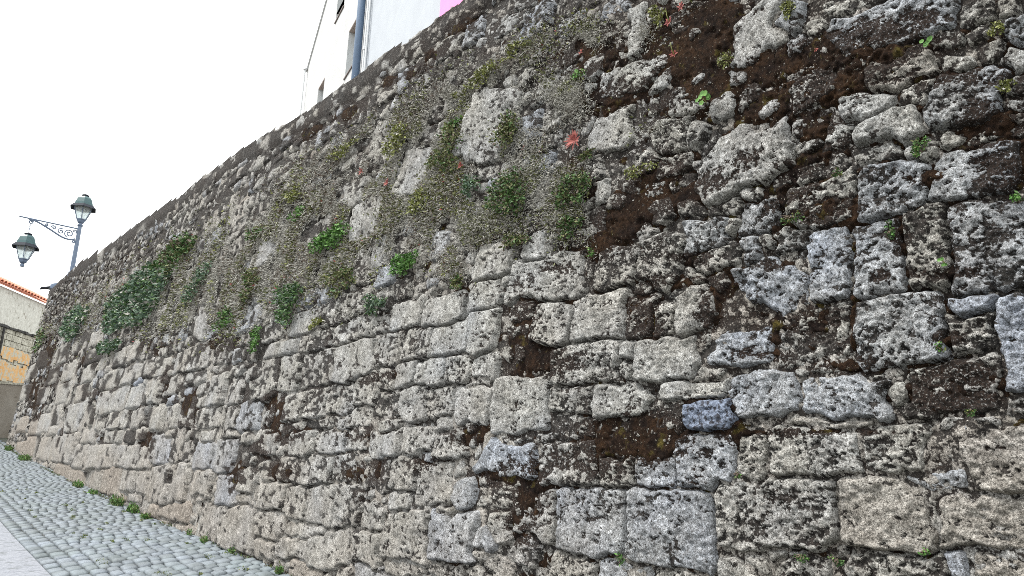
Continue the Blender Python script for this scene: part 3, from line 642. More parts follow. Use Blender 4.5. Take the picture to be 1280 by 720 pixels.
def clump(name, x, y, rx, ry, mats, n, size, label, cat='plant', elong=.55, down=.4, bulge=.5, an=0, group=None, stem=True):
    s, z = wall_hit(x, y); s1, _ = wall_hit(x+rx, y); _, z2 = wall_hit(x, y-ry); s0, _ = wall_hit(x-rx, y)
    hs = abs(s1-s0)/2; hz = abs(z2-z); rs = np.random.default_rng(int(x*7+y*13)); depth = bulge*min(min(hs, hz), .30)+.02
    cen = P3(s, z, plane_drift(np.array(s), np.array(z)))
    if stem:
        t = empty(name, tuple(cen), label=label, category=cat)
        if group: t['group'] = group
    k = rs.uniform(size=n); a = rs.uniform(0, 2*math.pi, n); r = np.sqrt(rs.uniform(size=n))
    # ragged: several sub-tufts of different reach
    nt_ = rs.integers(5, 9); ta = rs.uniform(0, 2*math.pi, nt_); tr_ = np.sqrt(rs.uniform(0, .75, nt_)); ti = rs.integers(0, nt_, n)
    uu = tr_[ti]*np.cos(ta[ti])+.42*r*np.cos(a); vv = tr_[ti]*np.sin(ta[ti])+.42*r*np.sin(a)
    ca, sa = math.cos(math.radians(an)), math.sin(math.radians(an)); u2 = uu*hs; v2 = vv*hz
    S = s+u2*ca-v2*sa; Z = z+u2*sa+v2*ca
    o = .01+depth*np.sqrt(np.clip(1-(.42*r)**2*2-.25*tr_[ti]**2, .05, 1))*rs.uniform(.25, 1.0, n)+plane_drift(S, Z)
    p = P3(S, Z, o); V, Q = leaves(p, NRM, np.full(n, size), elong, .15, rs, down)
    mi = rs.choice(len(mats), n, p=np.array([.62, .25, .13])[:len(mats)]/np.array([.62, .25, .13])[:len(mats)].sum()); mi = np.concatenate([mi, mi])
    me = np_mesh('leaves', V-cen, Q, mi=mi)
    link('leaves', me, mats, t)
    mb = MB()
    for j in range(min(nt_, 6)):
        q = P3(s+tr_[j]*math.cos(ta[j])*hs, z+tr_[j]*math.sin(ta[j])*hz, depth*.6+.02)-cen; rt = P3(s+rs.uniform(-.2, .2)*hs, z-.1*hz, -.03)-cen
        mb.tube([rt, (rt+q)/2+np.array([-.01, 0, .01]), q], [.004, .003, .002], 4)
    mb.build('stems', M_DRYB, t)
    return t
G3 = [M_GREEN, M_OLIVE, M_DRYB]; GG = [M_GREYG, M_GREEN, M_DRY]; BR = [M_BRIGHT, M_GREEN, M_GREEN]; OL = [M_OLIVE, M_GREEN, M_DRYB]; YG = [M_YELG, M_OLIVE, M_DRY]; BB = [M_BRIGHT, M_BRIGHT, M_BRIGHT]
CL = [
(168,372,38,36,GG,3600,.085,'widest grey-green cushion, high on the far left stretch of wall',-40),
(208,332,26,18,G3,1300,.075,'mid-green tuft at the upper right end of the widest grey-green cushion',-40),
(97,405,15,14,GG,800,.10,'compact grey-green cushion between the far left end of the wall and the widest cushion',-40),
(101,387,12,9,GG,450,.08,'dull green tuft just above the compact grey-green cushion at far left',-40),
(148,424,17,12,GG,700,.07,'grey-green tuft hanging under the widest cushion at left',-20),
(52,428,7,12,G3,160,.09,'thin green tuft nearest the far left end of the wall',-60),
(247,355,16,16,GG,420,.055,'dull grey-green tuft right of the widest left cushion',-40),
(283,400,10,12,[M_GREEN,M_BRIGHT,M_OLIVE],340,.045,'round dark green cushion with a dark shadow below, above the left stone courses',0),
(316,356,15,16,OL,420,.045,'dark olive bush above and right of the round dark green cushion',0),
(368,378,13,26,[M_GREEN,M_GREYG,M_GREEN],620,.042,'tall dark green plant hanging straight down between two pale stones',0),
(323,424,8,13,BR,240,.038,'small vivid green plant growing just above the first full course of stones',0),
(322,293,12,8,G3,200,.045,'light green sprig high in the dry grey mat',-30),
(371,243,12,10,YG,220,.040,'yellow-green sprig near the middle of the sloping dry mat',-30),
(375,268,9,7,BR,130,.038,'small fresh green sprig left of the brightest bush',-30),
(418,296,18,22,BR,700,.040,'brightest green bush on the wall, left of an upright pale stone',-20),
(425,355,22,14,OL,460,.036,'dark olive bush over a broad pale stone left of centre',-10),
(397,404,9,6,YG,150,.034,'low yellow-green cushion on the ledge over the thin course of stones',0),
(510,330,15,14,[M_BRIGHT,M_GREEN,M_GREEN],520,.034,'vivid green bush left of centre with bare rubble below',0),
(470,379,14,12,GG,360,.032,'dark grey-green cushion sitting on the joint above a pale flat block',-10),
(498,183,12,26,YG,480,.034,'yellowish drooping plant between two upright pale stones',10),
(432,187,16,8,YG,220,.038,'yellow-green tuft high up left of the first upright pale stone',-35),
(565,190,18,26,OL,620,.032,'dark olive plant left of the largest upright pale stone',0),
(568,160,11,8,[M_GREEN,M_BRIGHT,M_OLIVE],220,.030,'fresh green crown above the dark olive plant beside the largest upright stone',0),
(632,168,20,22,OL,640,.028,'olive bush at the right side of the largest upright pale stone',0),
(640,242,28,26,[M_GREEN,M_OLIVE,M_DRYB],1100,.027,'large dark green bush in the middle of the upper wall',0),
(720,240,22,22,[M_GREEN,M_OLIVE,M_DRYB],780,.025,'green bush with withered edges left of the brown moss band',0),
(712,287,22,14,G3,560,.025,'dark green bush directly under the bush beside the brown moss band',0),
(650,300,14,12,OL,320,.026,'small dark bush under the large green bush in the middle',0),
(533,246,22,16,YG,520,.030,'yellow-olive bush below the tall narrow pale stone',-15),
(612,92,28,12,YG,420,.030,'flat yellow-green cushion near the top of the wall above the largest upright stone',-35),
(598,228,14,18,GG,320,.028,'grey-green bush left of the large dark green bush in the middle',0),
(578,356,10,8,OL,180,.026,'little olive tuft above a pale square block at centre',0),
(650,57,14,7,YG,180,.028,'faint yellow-green tuft close under the top edge of the wall',-20),
(735,197,14,6,OL,160,.022,'flat olive tuft just below the large red rosette',0),
(825,22,9,15,YG,240,.022,'pale yellow-green plant at the top right in brown moss',20),
(725,97,9,6,[M_BRIGHT,M_YELG,M_GREEN],90,.020,'small plant with yellow leaves right of the dry grey tufts',0),
(742,315,4,6,BB,40,.020,'tiny bright green plant alone in brown moss at the centre right',0),
(995,14,12,14,YG,240,.020,'pale green cushion left of the large sloping block at top right',0),
(1155,190,9,20,[M_GREEN,M_BRIGHT,M_OLIVE],230,.015,'small-leaved green plant filling an upright joint right of a square block',0),
(1113,288,7,11,[M_GREEN,M_BRIGHT,M_OLIVE],110,.015,'small green plant in the joint over the upper right blocks',0),
(990,272,16,5,[M_GREEN,M_YELG,M_OLIVE],130,.015,'thin green line of leaves along a joint at right',10),
(1048,217,9,5,[M_GREEN,M_YELG],60,.015,'little green tuft above the square block at right',0),
(1272,252,8,7,BR,60,.015,'green tuft at the right border of the picture above the widest grey block',0),
(1178,438,5,9,[M_BRIGHT,M_GREEN,M_YELG],60,.014,'little green plant in the joint over the dark mossy block at right',0),
(1215,515,10,4,[M_GREEN,M_YELG],50,.014,'low green tuft in the joint under the dark mossy block at right',0),
(1003,697,9,5,[M_GREEN,M_BRIGHT],80,.013,'left one of the three small green plants in the bottom joint at right',0),
(1045,701,9,6,[M_GREEN,M_GREEN,M_BRIGHT],90,.013,'middle one of the three small green plants in the bottom joint at right',0),
(1159,689,7,5,BB,50,.013,'right one of the three small green plants in the bottom joint, by a dark hole',0),
(776,699,6,7,[M_GREEN,M_BRIGHT],70,.016,'small green plant in the bottom joint between two bluish blocks',0),
(924,594,3,4,BB,22,.014,'tiny light green sprig in the joint left of a broad brown block',0),
(912,75,12,9,YG,160,.018,'pale green patch of leaves on the brown moss at upper right',-20),
(1250,42,10,12,YG,140,.016,'olive tuft in the rubble near the top right corner',0),
(1262,110,10,8,YG,110,.016,'olive tuft by a pale stone at the right border',0),
(800,215,20,9,YG,220,.020,'thin yellow-green growth above the long brown moss slope',-20),
]
for (x, y, rx, ry, ms, n, size, lab, an) in CL:
    clump('wall_plant', x, y, rx, ry, ms, n, size, lab, 'wall plant', an=0 if abs(an) < 5 else 0)
def rosette(x, y, r, label, spike=False, n=16, mats=(M_RED,)):
    s, z = wall_hit(x, y); s0, z0 = wall_hit(x, y+r); R_ = abs(z-z0); cen = P3(s, z, .03); t = empty('succulent', tuple(cen), label=label, category='succulent')
    rs = random.Random(int(x+y)); mb = MB()
    for j in range(n):
        a = 2*math.pi*j/n*2.4+rs.uniform(-.2, .2); L = R_*rs.uniform(.6, 1.1); out = rs.uniform(.1, .7)
        d = np.array([-out, math.cos(a), math.sin(a)]); d /= np.linalg.norm(d); sd_ = np.cross(d, (-1, 0, 0)); sd_ /= np.linalg.norm(sd_)+1e-6
        k = len(mb.v); wv = L*(.10 if n > 20 else .16)
        for p in ((0, 0), (.55, 1), (1.0, .15), (1.0, -.15), (.55, -1)): mb.v.append(tuple(d*L*p[0]+sd_*wv*p[1]+np.array([-.004*abs(p[1]), 0, 0])))
        for p in ((.55, 0),): mb.v.append(tuple(d*L*.55+np.array([.35, 0, 0])*wv))
        for a_, b_ in ((0, 1), (1, 2), (2, 3), (3, 4), (4, 0)): mb.f.append((k+a_, k+b_, k+5))
        mb.f.append((k, k+4, k+3, k+2, k+1))
    mb.build('leaves', mats[0], t)
    if spike:
        m2 = MB(); m2.tube([(0, 0, 0), (-.03, 0, R_*1.0), (-.035, .004, R_*2.4)], [.004, .0035, .002], 5); m2.build('flower_stalk', M_YELG, t)
for q in ((722,177,12,'largest red succulent rosette, right of the dry grey mat',False,26),(840,30,8,'pink-red rosette in brown moss under the top edge at right',True,16),(846,70,7,'pink rosette with an upright stalk below the other moss rosette',True,14),
          (855,11,8,'dark red rosette nearest the top edge of the picture',False,14),(730,67,5,'small red rosette left of the first patch of moss',False,12),(580,208,7,'red tuft below the largest upright pale stone',False,14),
          (487,230,7,'dark red tuft at the foot of the narrow pale stone',False,14),(455,215,7,'red tuft left of the yellowish drooping plant',False,12),(1024,65,4,'tiny crimson rosette under the large sloping block',False,10)):
    rosette(q[0], q[1], q[2]*(1 if q[2] > 10 else .75), q[3], spike=q[4], n=q[5])
def navelwort(x, y, r, label):
    s, z = wall_hit(x, y); s0, z0 = wall_hit(x, y+r); R_ = abs(z-z0); cen = P3(s, z, .03); t = empty('round_leaved_plant', tuple(cen), label=label, category='plant'); rs = random.Random(int(x*3+y))
    for j in range(7):
        mb = MB(); a = rs.uniform(0, 6.28); c = np.array([-rs.uniform(.01, .04), math.cos(a)*R_*.7, math.sin(a)*R_*.7]); rr = R_*rs.uniform(.28, .45)
        k = 0; mb.v.append(tuple(c+np.array([.006, 0, 0])))
        for q in range(10): b_ = 2*math.pi*q/10; mb.v.append(tuple(c+np.array([.3*rr*math.sin(b_+a)*.5, math.cos(b_)*rr, math.sin(b_)*rr])*(1 if q % 2 else .93)+np.array([0, 0, 0])))
        for q in range(10): mb.f.append((0, 1+q, 1+(q+1) % 10))
        mb.build('leaf', M_BRIGHT, t, smooth=True)
    m2 = MB(); m2.tube([(.02, 0, -R_*.4), (-.01, 0, 0), tuple(c)], [.003, .003, .002], 4); m2.build('stem', M_YELG, t)
for q in ((884,126,11,'small plant of round bright green leaves in brown moss at upper right'),(1162,55,9,'round-leaved bright green plant right of the large sloping block'),(1184,330,7,'bright green two-leaved plant in the joint left of the widest grey block'),(725,95,6,'round yellow-green leaves at the edge of the dry tufts')):
    navelwort(q[0], q[1], q[2]*.75, q[3])
# weeds along the foot of the wall and in the cobble joints
def weeds(name, pts, n, size, mats, label=None, cat='weeds', **k):
    rs = np.random.default_rng(len(pts)*7+int(pts[0][1]*10)); p = np.array(pts)[rs.integers(0, len(pts), n)]
    r_ = rs.uniform(-1.3, 1.3, size=(n, 2))*p[:, 2:3]*np.array([[.25, 1.0]]); X = np.minimum(p[:, 0]+r_[:, 0], 3.52); Y = p[:, 1]+r_[:, 1]; Z = street_z(X, Y)-.015+np.abs(rs.normal(size=n))*p[:, 3]
    V, Q = leaves(np.stack([X, Y, Z], -1), np.array([-.25, 0, .9]), np.full(n, size), .35, .1, rs, -.2)
    mi = rs.integers(0, len(mats), n); o = link(name, np_mesh(name, V, Q, mi=np.concatenate([mi, mi])), mats, **k)
    if label: o['label'] = label; o['category'] = cat
    return o
def foot(x, y):                                  # a point of the wall's foot seen near this place of the photo
    s, z = wall_hit(x, y); return s
for (x, y, wd, ht, n, lab) in ((18,562,.6,.10,900,'farthest low weeds where the wall foot leaves the picture'),(37,574,.8,.10,1100,'dense low weeds by the far left foot stones'),(103,610,.4,.07,560,'low weeds at the wall foot under the rounded foot stones'),
        (122,618,.35,.05,160,'thin weeds at the wall foot left of the leafy green tuft'),(152,632,.42,.12,620,'leafiest green tuft at the wall foot where cobbles meet stones'),(172,641,.35,.10,420,'second leafy tuft just right of the leafiest one at the wall foot'),
        (188,649,.22,.04,220,'bright flat patch of weeds spreading onto the cobbles'),(243,669,.10,.10,90,'single upright sprig against a big foot stone'),(261,679,.13,.06,130,'small dark green weed in front of the largest foot stone'),
        (297,691,.12,.05,110,'weed in the dark hollow under the overhanging foot stones'),(357,712,.10,.07,160,'nearest green weed at the bottom edge beside the foot stones')):
    s_ = foot(x, y); weeds('weed_tuft', [(3.42, s_, wd*.5, ht*.5)], n, .05 if s_ > 12 else .035, [M_GREEN, M_BRIGHT, M_OLIVE], lab)
rw = random.Random(8); spots = [(rw.uniform(2.0, 3.4), rw.uniform(6.5, 20), rw.uniform(.03, .12), .004) for _ in range(46)]
weeds('joint_weeds', spots, 2600, .022, [M_GREEN, M_OLIVE, M_YELG], 'scattered small green weeds in the joints of the cobbles', 'weeds', kind='stuff')
weeds('foot_moss', [(3.47, yy, .10, .012) for yy in np.linspace(6, 38, 90) if vnoise(np.array(yy*1.3), np.array(2.0), 5) > -.2], 2600, .026, [M_OLIVE, M_GREEN, M_DRYB], 'thin line of low green growth along the foot of the wall', 'weeds', kind='stuff')

# ------------------------------------------------------------------ ground behind the wall
X, Y = np.meshgrid([4.6, 6, 12, 40], np.linspace(-6, 37.6, 12)); Z = top_z(Y)-.42
link('terrace_ground', np_mesh('terrace_ground', np.stack([X, Y, Z], -1).reshape(-1, 3), grid_quads(np.ones((11, 3), bool))[1]), M_EARTH, kind='structure')

# ------------------------------------------------------------------ houses
def paint(name, c, var=.05, scale=3, rough=.8, bs=.1):
    return simple(name, tuple(q*(1-var) for q in c), tuple(min(q*(1+var), .95) for q in c), scale, rough, bs, .004)
M_WHITE = paint('white_house_paint', (.50, .50, .495), .06, 1.2); M_WHITE2 = paint('bluish_white_paint', (.43, .455, .49), .06, 1.2); M_PINK = paint('pink_paint', (.80, .27, .52), .05, 3)
M_PIPE = paint('slate_blue_downpipe_paint', (.085, .135, .215), .12, 6, .5); M_WPIPE = paint('white_pipe_paint', (.62, .63, .64), .05, 6, .5)
M_REVEAL = simple('stained_reveal', (.36, .27, .23), (.50, .41, .37), 5, .85, .2, .005); M_FRAME = paint('pale_window_frame', (.62, .66, .68), .04, 8, .5); M_SILL = paint('thin_dark_sill', (.16, .13, .12), .1, 8, .7)
mg, ng, bgl = newmat('window_glass'); bgl.inputs['Base Color'].default_value = (.33, .42, .46, 1); bgl.inputs['Roughness'].default_value = .06; bgl.inputs['Specular IOR Level'].default_value = .9; M_GLASS = mg
class Facade:
    def __init__(s, P0, az, fl=1): s.p = np.array(P0, float); a = math.radians(az); s.d = np.array([math.sin(a), math.cos(a), 0]); s.n = np.array([-math.cos(a), math.sin(a), 0])*fl
    def pt(s, u, z, o=0): return s.p+s.d*u+s.n*o+np.array([0, 0, z])
    def block(s, mb, u0, u1, z0, z1, o0, o1):
        mb.hexa([s.pt(u0, z0, o0), s.pt(u1, z0, o0), s.pt(u1, z0, o1), s.pt(u0, z0, o1), s.pt(u0, z1, o0), s.pt(u1, z1, o0), s.pt(u1, z1, o1), s.pt(u0, z1, o1)])
    def wall(s, u0, u1, z0, z1, th, holes, name, mat, par):
        mb = MB(); us = sorted({u0, u1, *[h[0] for h in holes], *[h[1] for h in holes]}); 
        for a, b in zip(us[:-1], us[1:]):
            hs = sorted([h for h in holes if h[0] <= a+1e-6 and h[1] >= b-1e-6], key=lambda h: h[2]); z = z0
            for h in hs: s.block(mb, a, b, z, h[2], -th, 0); z = h[3]
            s.block(mb, a, b, z, z1, -th, 0)
        return mb.build(name, mat, par)
f1 = Facade((9.4, 23.2, 0), 12)
def house(name, loc, **k): return empty(name, loc, **k)
h1 = house('white_house', (0, 0, 0), label='white house with deep-set narrow windows rising behind the wall', category='house')
wins = [(-6.72, -5.86, 12.40, 13.95), (-4.87, -3.88, 15.43, 17.0), (-3.05, -2.18, 12.35, 13.86)]
f1.wall(-7.75, .22, 6.0, 15.75, .35, [wins[0], (wins[1][0], wins[1][1], 15.43, 15.75), wins[2]], 'wall', M_WHITE, h1)
mb = MB()                                        # upper wall under the raking roof edge
def rake(u): return 15.8 + (.22-u)*.66
for a, b, zl in ((.22, wins[1][1], 15.75), (wins[1][1], wins[1][0], 17.0), (wins[1][0], -7.75, 15.75)):
    q = [f1.pt(a, zl, -.35), f1.pt(b, zl, -.35), f1.pt(b, zl, 0), f1.pt(a, zl, 0), f1.pt(a, rake(a), -.35), f1.pt(b, rake(b), -.35), f1.pt(b, rake(b), 0), f1.pt(a, rake(a), 0)]
    mb.hexa(q)
mb.build('gable_wall', M_WHITE, h1)
mb = MB(); f1.block(mb, -7.75, .22, 6.0, 15.75, -6.0, -.36); mb.build('rear_wall', M_WHITE2, h1)
mb = MB(); mb.hexa([f1.pt(.30, rake(.30)+.003, -6), f1.pt(-8, rake(-8)+.003, -6), f1.pt(-8, rake(-8)+.003, .05), f1.pt(.30, rake(.30)+.003, .05), f1.pt(.30, rake(.30)+.04, -6), f1.pt(-8, rake(-8)+.04, -6), f1.pt(-8, rake(-8)+.04, .05), f1.pt(.30, rake(.30)+.04, .05)]); mb.build('roof_edge', M_WPIPE, h1)
for (u0, u1, z0, z1) in wins:
    mb = MB(); f1.block(mb, u0+.002, u1-.002, z0+.002, z1-.002, -.30, -.24)
    mb = MB(); t_ = .05
    f1.block(mb, u0+.002, u0+t_, z0+.002, z1-.002, -.27, -.21); f1.block(mb, u1-t_, u1-.002, z0+.002, z1-.002, -.27, -.21); um = (u0+u1)/2
    f1.block(mb, um-.03, um+.03, z0+.052, z1-.052, -.268, -.212); f1.block(mb, u0+t_, u1-t_, z0+.002, z0+t_, -.27, -.21); f1.block(mb, u0+t_, u1-t_, z1-t_, z1-.002, -.27, -.21)
    fr = mb.build('window', M_FRAME, h1)
    for a, b in ((u0+t_, um-.03), (um+.03, u1-t_)):
        m2 = MB(); f1.block(m2, a, b, z0+t_, z1-t_, -.25, -.24); m2.build('pane', M_GLASS, fr)
    m3 = MB(); f1.block(m3, u0+.004, u1-.004, z1-.02, z1-.003, -.208, -.004); f1.block(m3, u0+.002, u0+.018, z0+.03, z1-.024, -.208, -.004); m3.build('reveal', M_REVEAL, h1)
    m4 = MB(); f1.block(m4, u0-.04, u1+.04, z0-.05, z0-.004, -.20, .035); m4.build('sill', M_SILL, h1)
mb = MB(); mb.tube([f1.pt(.16, 6.1, .10), f1.pt(.16, 15.75, .10)], .035, 8); mb.tube([f1.pt(.16, 15.75, .10), f1.pt(.16, 15.83, .10)], .07, 8); mb.build('white_downpipe', M_WPIPE, h1)
mb = MB(); mb.tube([f1.pt(-7.63, 6.1, .14), f1.pt(-7.63, 20.5, .14)], .105, 12); p_ = mb.build('downpipe', M_PIPE, h1, smooth=True)
h2 = house('pale_house', (0, 0, 0), label='plain bluish-white house wall right of the slate blue downpipe', category='house')
mb = MB(); f1.block(mb, -13.25, -7.76, 6.0, 22, -6.0, -.05); mb.build('wall', M_WHITE2, h2)
mb = MB(); mb.tube([f1.pt(-7.90, 6.1, .03), f1.pt(-7.90, 21.5, .03)], .035, 8); mb.tube([f1.pt(-8.04, 6.1, .02), f1.pt(-8.04, 21.5, .02)], .025, 8)
for z in (9.0, 12.2, 15.0): mb.tube([f1.pt(-7.90, z, .03), f1.pt(-7.90, z+.09, .03)], .05, 8)
mb.build('thin_pipe', M_WPIPE, h2)
h3 = house('pink_house', (0, 0, 0), label='pink wall corner just showing over the wall top', category='house')
mb = MB(); f1.block(mb, -18.5, -13.27, 6.0, 14, -4.0, .02); mb.build('wall', M_PINK, h3)
mb = MB(); f1.block(mb, -18.5, -13.27, 14.003, 14.12, -4.1, .06); mb.build('roof_edge', M_WPIPE, h3)

# the stone house beyond the end of the wall
def stonehouse_mat():
    m, n, b = newmat('pale_house_masonry'); pos = geo_pos(n)
    mp = n.nodes.new('ShaderNodeMapping'); mp.inputs['Rotation'].default_value = (math.radians(90), 0, math.radians(32.5)); n.links.new(pos, mp.inputs['Vector'])
    f = noise(n, 3.2, 6, .7, pos); g = noise(n, 14, 3, .6, pos)
    c = ramp(n, f, .34, .66, (.30, .28, .22, 1), (.58, .56, .47, 1)); c = mixc(n, ramp(n, g, .36, .46, (1, 1, 1, 1), (0, 0, 0, 1)), c, (.17, .155, .13, 1))
    n.links.new(c, b.inputs['Base Color']); b.inputs['Roughness'].default_value = .9; bump(n, b, g, .6, .04); return m
M_HS = stonehouse_mat(); M_ORANGE = simple('worn_orange_paint', (.56, .29, .09), (.66, .42, .19), 2.5, .85, .2, .01, extra=(4.5, .46, (.46, .43, .34)))
M_CREAM = simple('cream_render', (.42, .41, .36), (.62, .61, .55), 7, .85, .6, .02, extra=(4, .58, (.27, .245, .20))); M_TILE = simple('terracotta_roof_tile', (.40, .13, .07), (.62, .26, .17), 5, .85, .3, .01, extra=(12, .62, (.20, .15, .12))); M_DARK = simple('sooty_black_ledge', (.018, .018, .018), (.07, .065, .06), 12, .9)
f2 = Facade((5.5, 47, 0), 32.5, -1)
h4 = house('stone_house', (0, 0, 0), label='pale stone house with orange painted band and terracotta tiles at far left', category='house')
mb = MB(); f2.block(mb, -9.5, 6, 1.5, 7.70, -7, 0); mb.build('wall', M_HS, h4)
rb = random.Random(12)                            # rough blocks proud of the masonry
mb = MB(); z = 4.2
while z < 7.55:
    hh_ = rb.uniform(.24, .34); u = -9.4
    while u < 0:
        wd = rb.uniform(.3, .75); f2.block(mb, u+.02, u+wd-.02, z+.015, z+hh_-.015, .0, .02+rb.uniform(0, .05)); u += wd
    z += hh_
mb.build('masonry_blocks', M_HS, h4, bevel=.015, kind='stuff')
mb = MB(); f2.block(mb, -9.5, 6, 7.78, 9.62, -7, .03); mb.build('upper_wall', M_CREAM, h4)
mb = MB()
for k in range(60):
    u = -9.5+k*.26; f2.block(mb, u, u+.257, 7.703+rb.uniform(-.03, .0), 7.777+rb.uniform(0, .05), -.2, .12+rb.uniform(-.03, .05))
mb.build('ledge', M_DARK, h4)
for (a, b) in ((6.22, 6.72), (5.12, 6.0)):
    mb = MB(); u = -9.45
    while u < 1:
        wd = rb.uniform(.3, .6); f2.block(mb, u, u+wd-.004, a+rb.uniform(-.14, .08), b+rb.uniform(-.12, .12), .072, .082+rb.uniform(0, .006)); u += wd
    mb.build('painted_band', M_ORANGE, h4)
mb = MB(); mb.tube([f2.pt(-4.25, 4.9, .14), f2.pt(-4.25, 7.65, .14)], .06, 8); mb.build('downpipe', M_DARK, h4)
rt = MB().build('roof', M_TILE, h4)
mb = MB(); mb.hexa([f2.pt(-9.7, 9.63, .2), f2.pt(6, 9.63, .2), f2.pt(6, 11.6, -4), f2.pt(-9.7, 11.6, -4), f2.pt(-9.7, 9.70, .2), f2.pt(6, 9.70, .2), f2.pt(6, 11.7, -4), f2.pt(-9.7, 11.7, -4)])
me_ = bpy.data.meshes.new('roof'); me_.from_pydata(mb.v, [], mb.f); me_.materials.append(M_TILE); rt.data = me_
tv, tf = [], []
for j, (l, o) in enumerate(((0, .10), (1, .085))):
    for q in range(7):
        a = math.pi*q/6; tv.append((math.cos(a)*(o)*1.35, 0 if l == 0 else -.50, math.sin(a)*o*1.3))
for q in range(6): tf.append((q, q+1, q+8, q+7))
tv += [(x*.82, y, z*.80) for x, y, z in tv]
for q in range(6): tf.append((14+q+1, 14+q, 14+q+7, 14+q+8)); tf.append((q+1, q, 14+q, 14+q+1))
tm = bpy.data.meshes.new('roof_tile'); tm.from_pydata(tv, [], tf); tm.materials.append(M_TILE)
slope = math.atan2(2.0, 4.35)
for r in range(2):
    for k in range(27):
        u = -9.4+k*.32; o = link('roof_tile', tm, None, h4); p = f2.pt(u, 9.70+r*.42*math.sin(slope)+.02+r*.0, .30-r*.42)
        o.matrix_world = Matrix(((f2.d[0], f2.n[0], 0, p[0]), (f2.d[1], f2.n[1], 0, p[1]), (0, 0, 1, p[2]), (0, 0, 0, 1))) @ Matrix.Rotation(-slope, 4, 'X') @ Matrix.Rotation(rb.uniform(-.04, .04), 4, 'Y')
ew = empty('rendered_wall', (2, 42.4, 2), label='low dirty brown rendered wall at street end below the stone house', category='wall')
mb = MB(); mb.box((-1.2, .2, 1.15), (11.5, .4, 3.3)); mb.build('wall', M_PLASTERW, ew)
mb = MB(); mb.box((-1.2, .2, 2.85), (11.6, .5, .10)); mb.build('capping', M_HS, ew)

# ------------------------------------------------------------------ street lamp on the wall's far end
M_IRON = paint('blue_grey_iron_paint', (.12, .16, .23), .15, 9, .45); M_TEAL = paint('dark_teal_lantern_paint', (.020, .068, .072), .2, 9, .4); M_BLK = paint('black_brim_paint', (.014, .017, .026), .2, 9, .85)
mgl, ngl, bg2 = newmat('frosted_lantern_glass'); bg2.inputs['Base Color'].default_value = (.80, .85, .85, 1); bg2.inputs['Roughness'].default_value = .35; bg2.inputs['Transmission Weight'].default_value = .75; bg2.inputs['IOR'].default_value = 1.1
def lantern(par, base, sc_, name_prefix=''):
    # base = underside of the lantern body; heights in metres
    def at(z): return base[2]+z*sc_
    L = Matrix.Translation(Vector(base)); hexr = math.radians(20)
    def put(mb, name, mat, p, **k):
        mb.v = [(x, y, c[2]+(z-c[2])*1.16) for x, y, z in mb.v]
        o = mb.build(name, mat, p, **k); return o
    c = base
    mb = MB(); mb.lathe([(.03*sc_, 0), (.10*sc_, .02*sc_), (.13*sc_, .055*sc_), (.15*sc_, .11*sc_), (.16*sc_, .125*sc_)], 6, c, hexr); body = put(mb, 'lantern_base', M_IRON, par)
    rb_, rt_, zb, zt = .155*sc_, .345*sc_, .125*sc_, .56*sc_
    for j in range(6):
        a0, a1 = hexr+j*math.pi/3, hexr+(j+1)*math.pi/3
        def P_(a, r, z): return np.array([c[0]+r*math.cos(a), c[1]+r*math.sin(a), c[2]+z])
        q = [P_(a0, rb_*.97, zb), P_(a1, rb_*.97, zb), P_(a1, rb_*.93, zb), P_(a0, rb_*.93, zb), P_(a0, rt_*.97, zt), P_(a1, rt_*.97, zt), P_(a1, rt_*.94, zt), P_(a0, rt_*.94, zt)]
        mb = MB(); mb.hexa(q); put(mb, 'glass_pane', M_GLS, par)
        mb = MB(); mb.tube([P_(a0, rb_, zb-.01), P_(a0, rt_, zt)], .013*sc_, 5); put(mb, 'glazing_bar', M_IRON, par)
    mb = MB(); mb.lathe([(rb_*1.0, .12*sc_), (rb_*1.12, .125*sc_), (rb_*1.12, .15*sc_), (rb_, .155*sc_)], 6, c, hexr); mb.lathe([(rb_*.45, -.10*sc_), (rb_*.5, -.02*sc_), (rb_*.3, .0)], 6, c, hexr); put(mb, 'lower_ring', M_IRON, par)
    mb = MB(); mb.lathe([(.36*sc_, .565*sc_), (.475*sc_, .50*sc_), (.48*sc_, .508*sc_), (.37*sc_, .615*sc_), (.30*sc_, .63*sc_)], 6, c, hexr); put(mb, 'brim', M_BLK, par)
    mb = MB(); mb.lathe([(.35*sc_, .61*sc_), (.32*sc_, .70*sc_), (.255*sc_, .84*sc_), (.18*sc_, .91*sc_), (.10*sc_, .93*sc_)], 6, c, hexr); put(mb, 'lantern_roof', M_TEAL, par)
    mb = MB(); mb.lathe([(.09*sc_, .915*sc_), (.13*sc_, .955*sc_), (.13*sc_, .975*sc_), (.07*sc_, 1.0*sc_), (.02*sc_, 1.02*sc_)], 10, c); put(mb, 'cap', M_BLK, par)
M_GLS = mgl
lx, ly = 4.25, 31.96; az83 = math.radians(83); bd = np.array([-math.sin(az83), -math.cos(az83), 0])
lp = empty('street_lamp', (0, 0, 0), label='old-fashioned lamp post with a lantern on top standing behind the wall top', category='street lamp')
mb = MB(); mb.lathe([(.13, 0), (.13, .12), (.085, .2), (.075, 1.95), (.07, 2.06), (.10, 2.08), (.11, 2.12), (.07, 2.15), (.07, 2.19)], 12, (lx, ly, 8.38)); mb.build('post', M_IRON, lp, smooth=False)
lantern(lp, (lx, ly, 10.56), 1.07)
def bp(u, z): return np.array([lx, ly, z])+bd*u
mb = MB(); mb.tube([bp(.05, 10.33), bp(2.05, 10.30)], .028, 6); mb.tube([bp(2.0, 10.30), bp(2.12, 10.305)], [.03, .006], 6); mb.build('bracket_bar', M_IRON, lp)
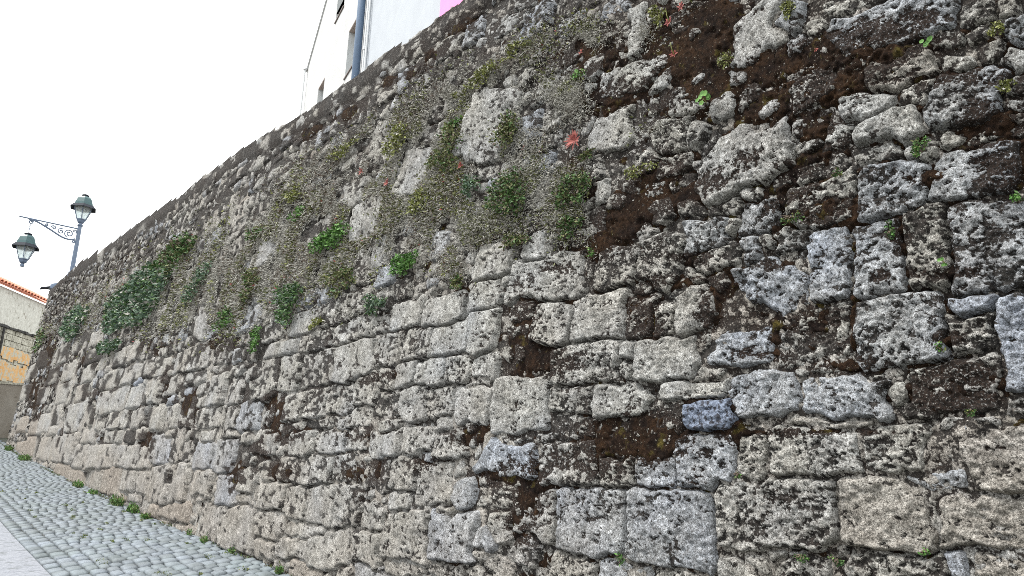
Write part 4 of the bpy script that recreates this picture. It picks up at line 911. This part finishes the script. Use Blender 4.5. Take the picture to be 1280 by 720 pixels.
def curve(pts, n=8):                             # Catmull-Rom through (u, z)
    P_ = [pts[0]]+list(pts)+[pts[-1]]; out = []
    for i in range(1, len(P_)-2):
        p0, p1, p2, p3 = map(np.array, P_[i-1:i+3])
        for t in np.linspace(0, 1, n, endpoint=False): out.append(.5*((2*p1)+(-p0+p2)*t+(2*p0-5*p1+4*p2-p3)*t*t+(-p0+3*p1-3*p2+p3)*t**3))
    out.append(np.array(P_[-1])); return [bp(*q) for q in out]
def spiral(cu, cz, r0, turns, a0, sgn=1, n=22): return [bp(cu+r0*(1-.8*t)*math.cos(a0+sgn*turns*2*math.pi*t), cz+r0*(1-.8*t)*math.sin(a0+sgn*turns*2*math.pi*t)) for t in np.linspace(0, 1, n)]
mb = MB(); mb.tube(curve([(1.75, 10.28), (1.45, 10.24), (1.0, 10.06), (.55, 9.86), (.25, 9.83), (.10, 9.90)]), .034, 6); mb.build('bracket_scroll', M_IRON, lp)
for sp_ in (spiral(.33, 10.06, .17, 1.6, -1.2), spiral(.62, 10.08, .12, 1.3, 2.0, -1), spiral(.88, 10.16, .085, 1.2, 0), spiral(1.12, 10.2, .06, 1.2, 2.5, -1), spiral(1.66, 10.19, .09, 1.4, 1.2), spiral(.14, 9.78, .06, 1.1, 1.6), spiral(.15, 10.2, .08, 1.1, -2, -1)):
    mb = MB(); mb.tube(sp_, .025, 5); mb.build('scrollwork', M_IRON, lp)
hl = empty('hanging_lantern', (0, 0, 0), label='six-sided teal lantern hanging on a chain from the end of the lamp bracket', category='lantern')
hp = bp(1.66, 0); mb = MB(); mb.tube([(hp[0], hp[1], 10.10), (hp[0], hp[1], 9.76)], .012, 6)
for k in range(4): mb.tube([(hp[0]-.02, hp[1], 10.08-k*.08), (hp[0]+.02, hp[1], 10.04-k*.08)], .01, 5)
mb.build('chain', M_IRON, hl); lantern(hl, (hp[0], hp[1], 8.52), 1.04)
lf = empty('light_fitting', (0, 0, 0), label='small blue-grey hooded fitting poking up over the far wall top', category='light fitting')
Yf = 36.5; c0 = np.array([4.22, Yf, float(top_z(Yf))+.08])
mb = MB(); mb.hexa([c0+np.array(q) for q in ((-.14, -.2, .03), (.26, -.2, .0), (.26, .2, .0), (-.14, .2, .03), (-.05, -.15, .26), (.24, -.15, .36), (.24, .15, .36), (-.05, .15, .26))]); mb.build('housing', M_IRON, lf, bevel=.02)
mb = MB(); mb.hexa([c0+np.array(q) for q in ((-.42, -.22, -.03), (-.1, -.22, .06), (-.1, .22, .06), (-.42, .22, -.03), (-.42, -.22, .02), (-.1, -.22, .12), (-.1, .22, .12), (-.42, .22, .02))]); mb.build('hood', M_BLK, lf)
mb = MB(); mb.tube([c0+np.array((.1, 0, -.3)), c0+np.array((.1, 0, .1))], .04, 8); mb.build('bracket', M_IRON, lf)
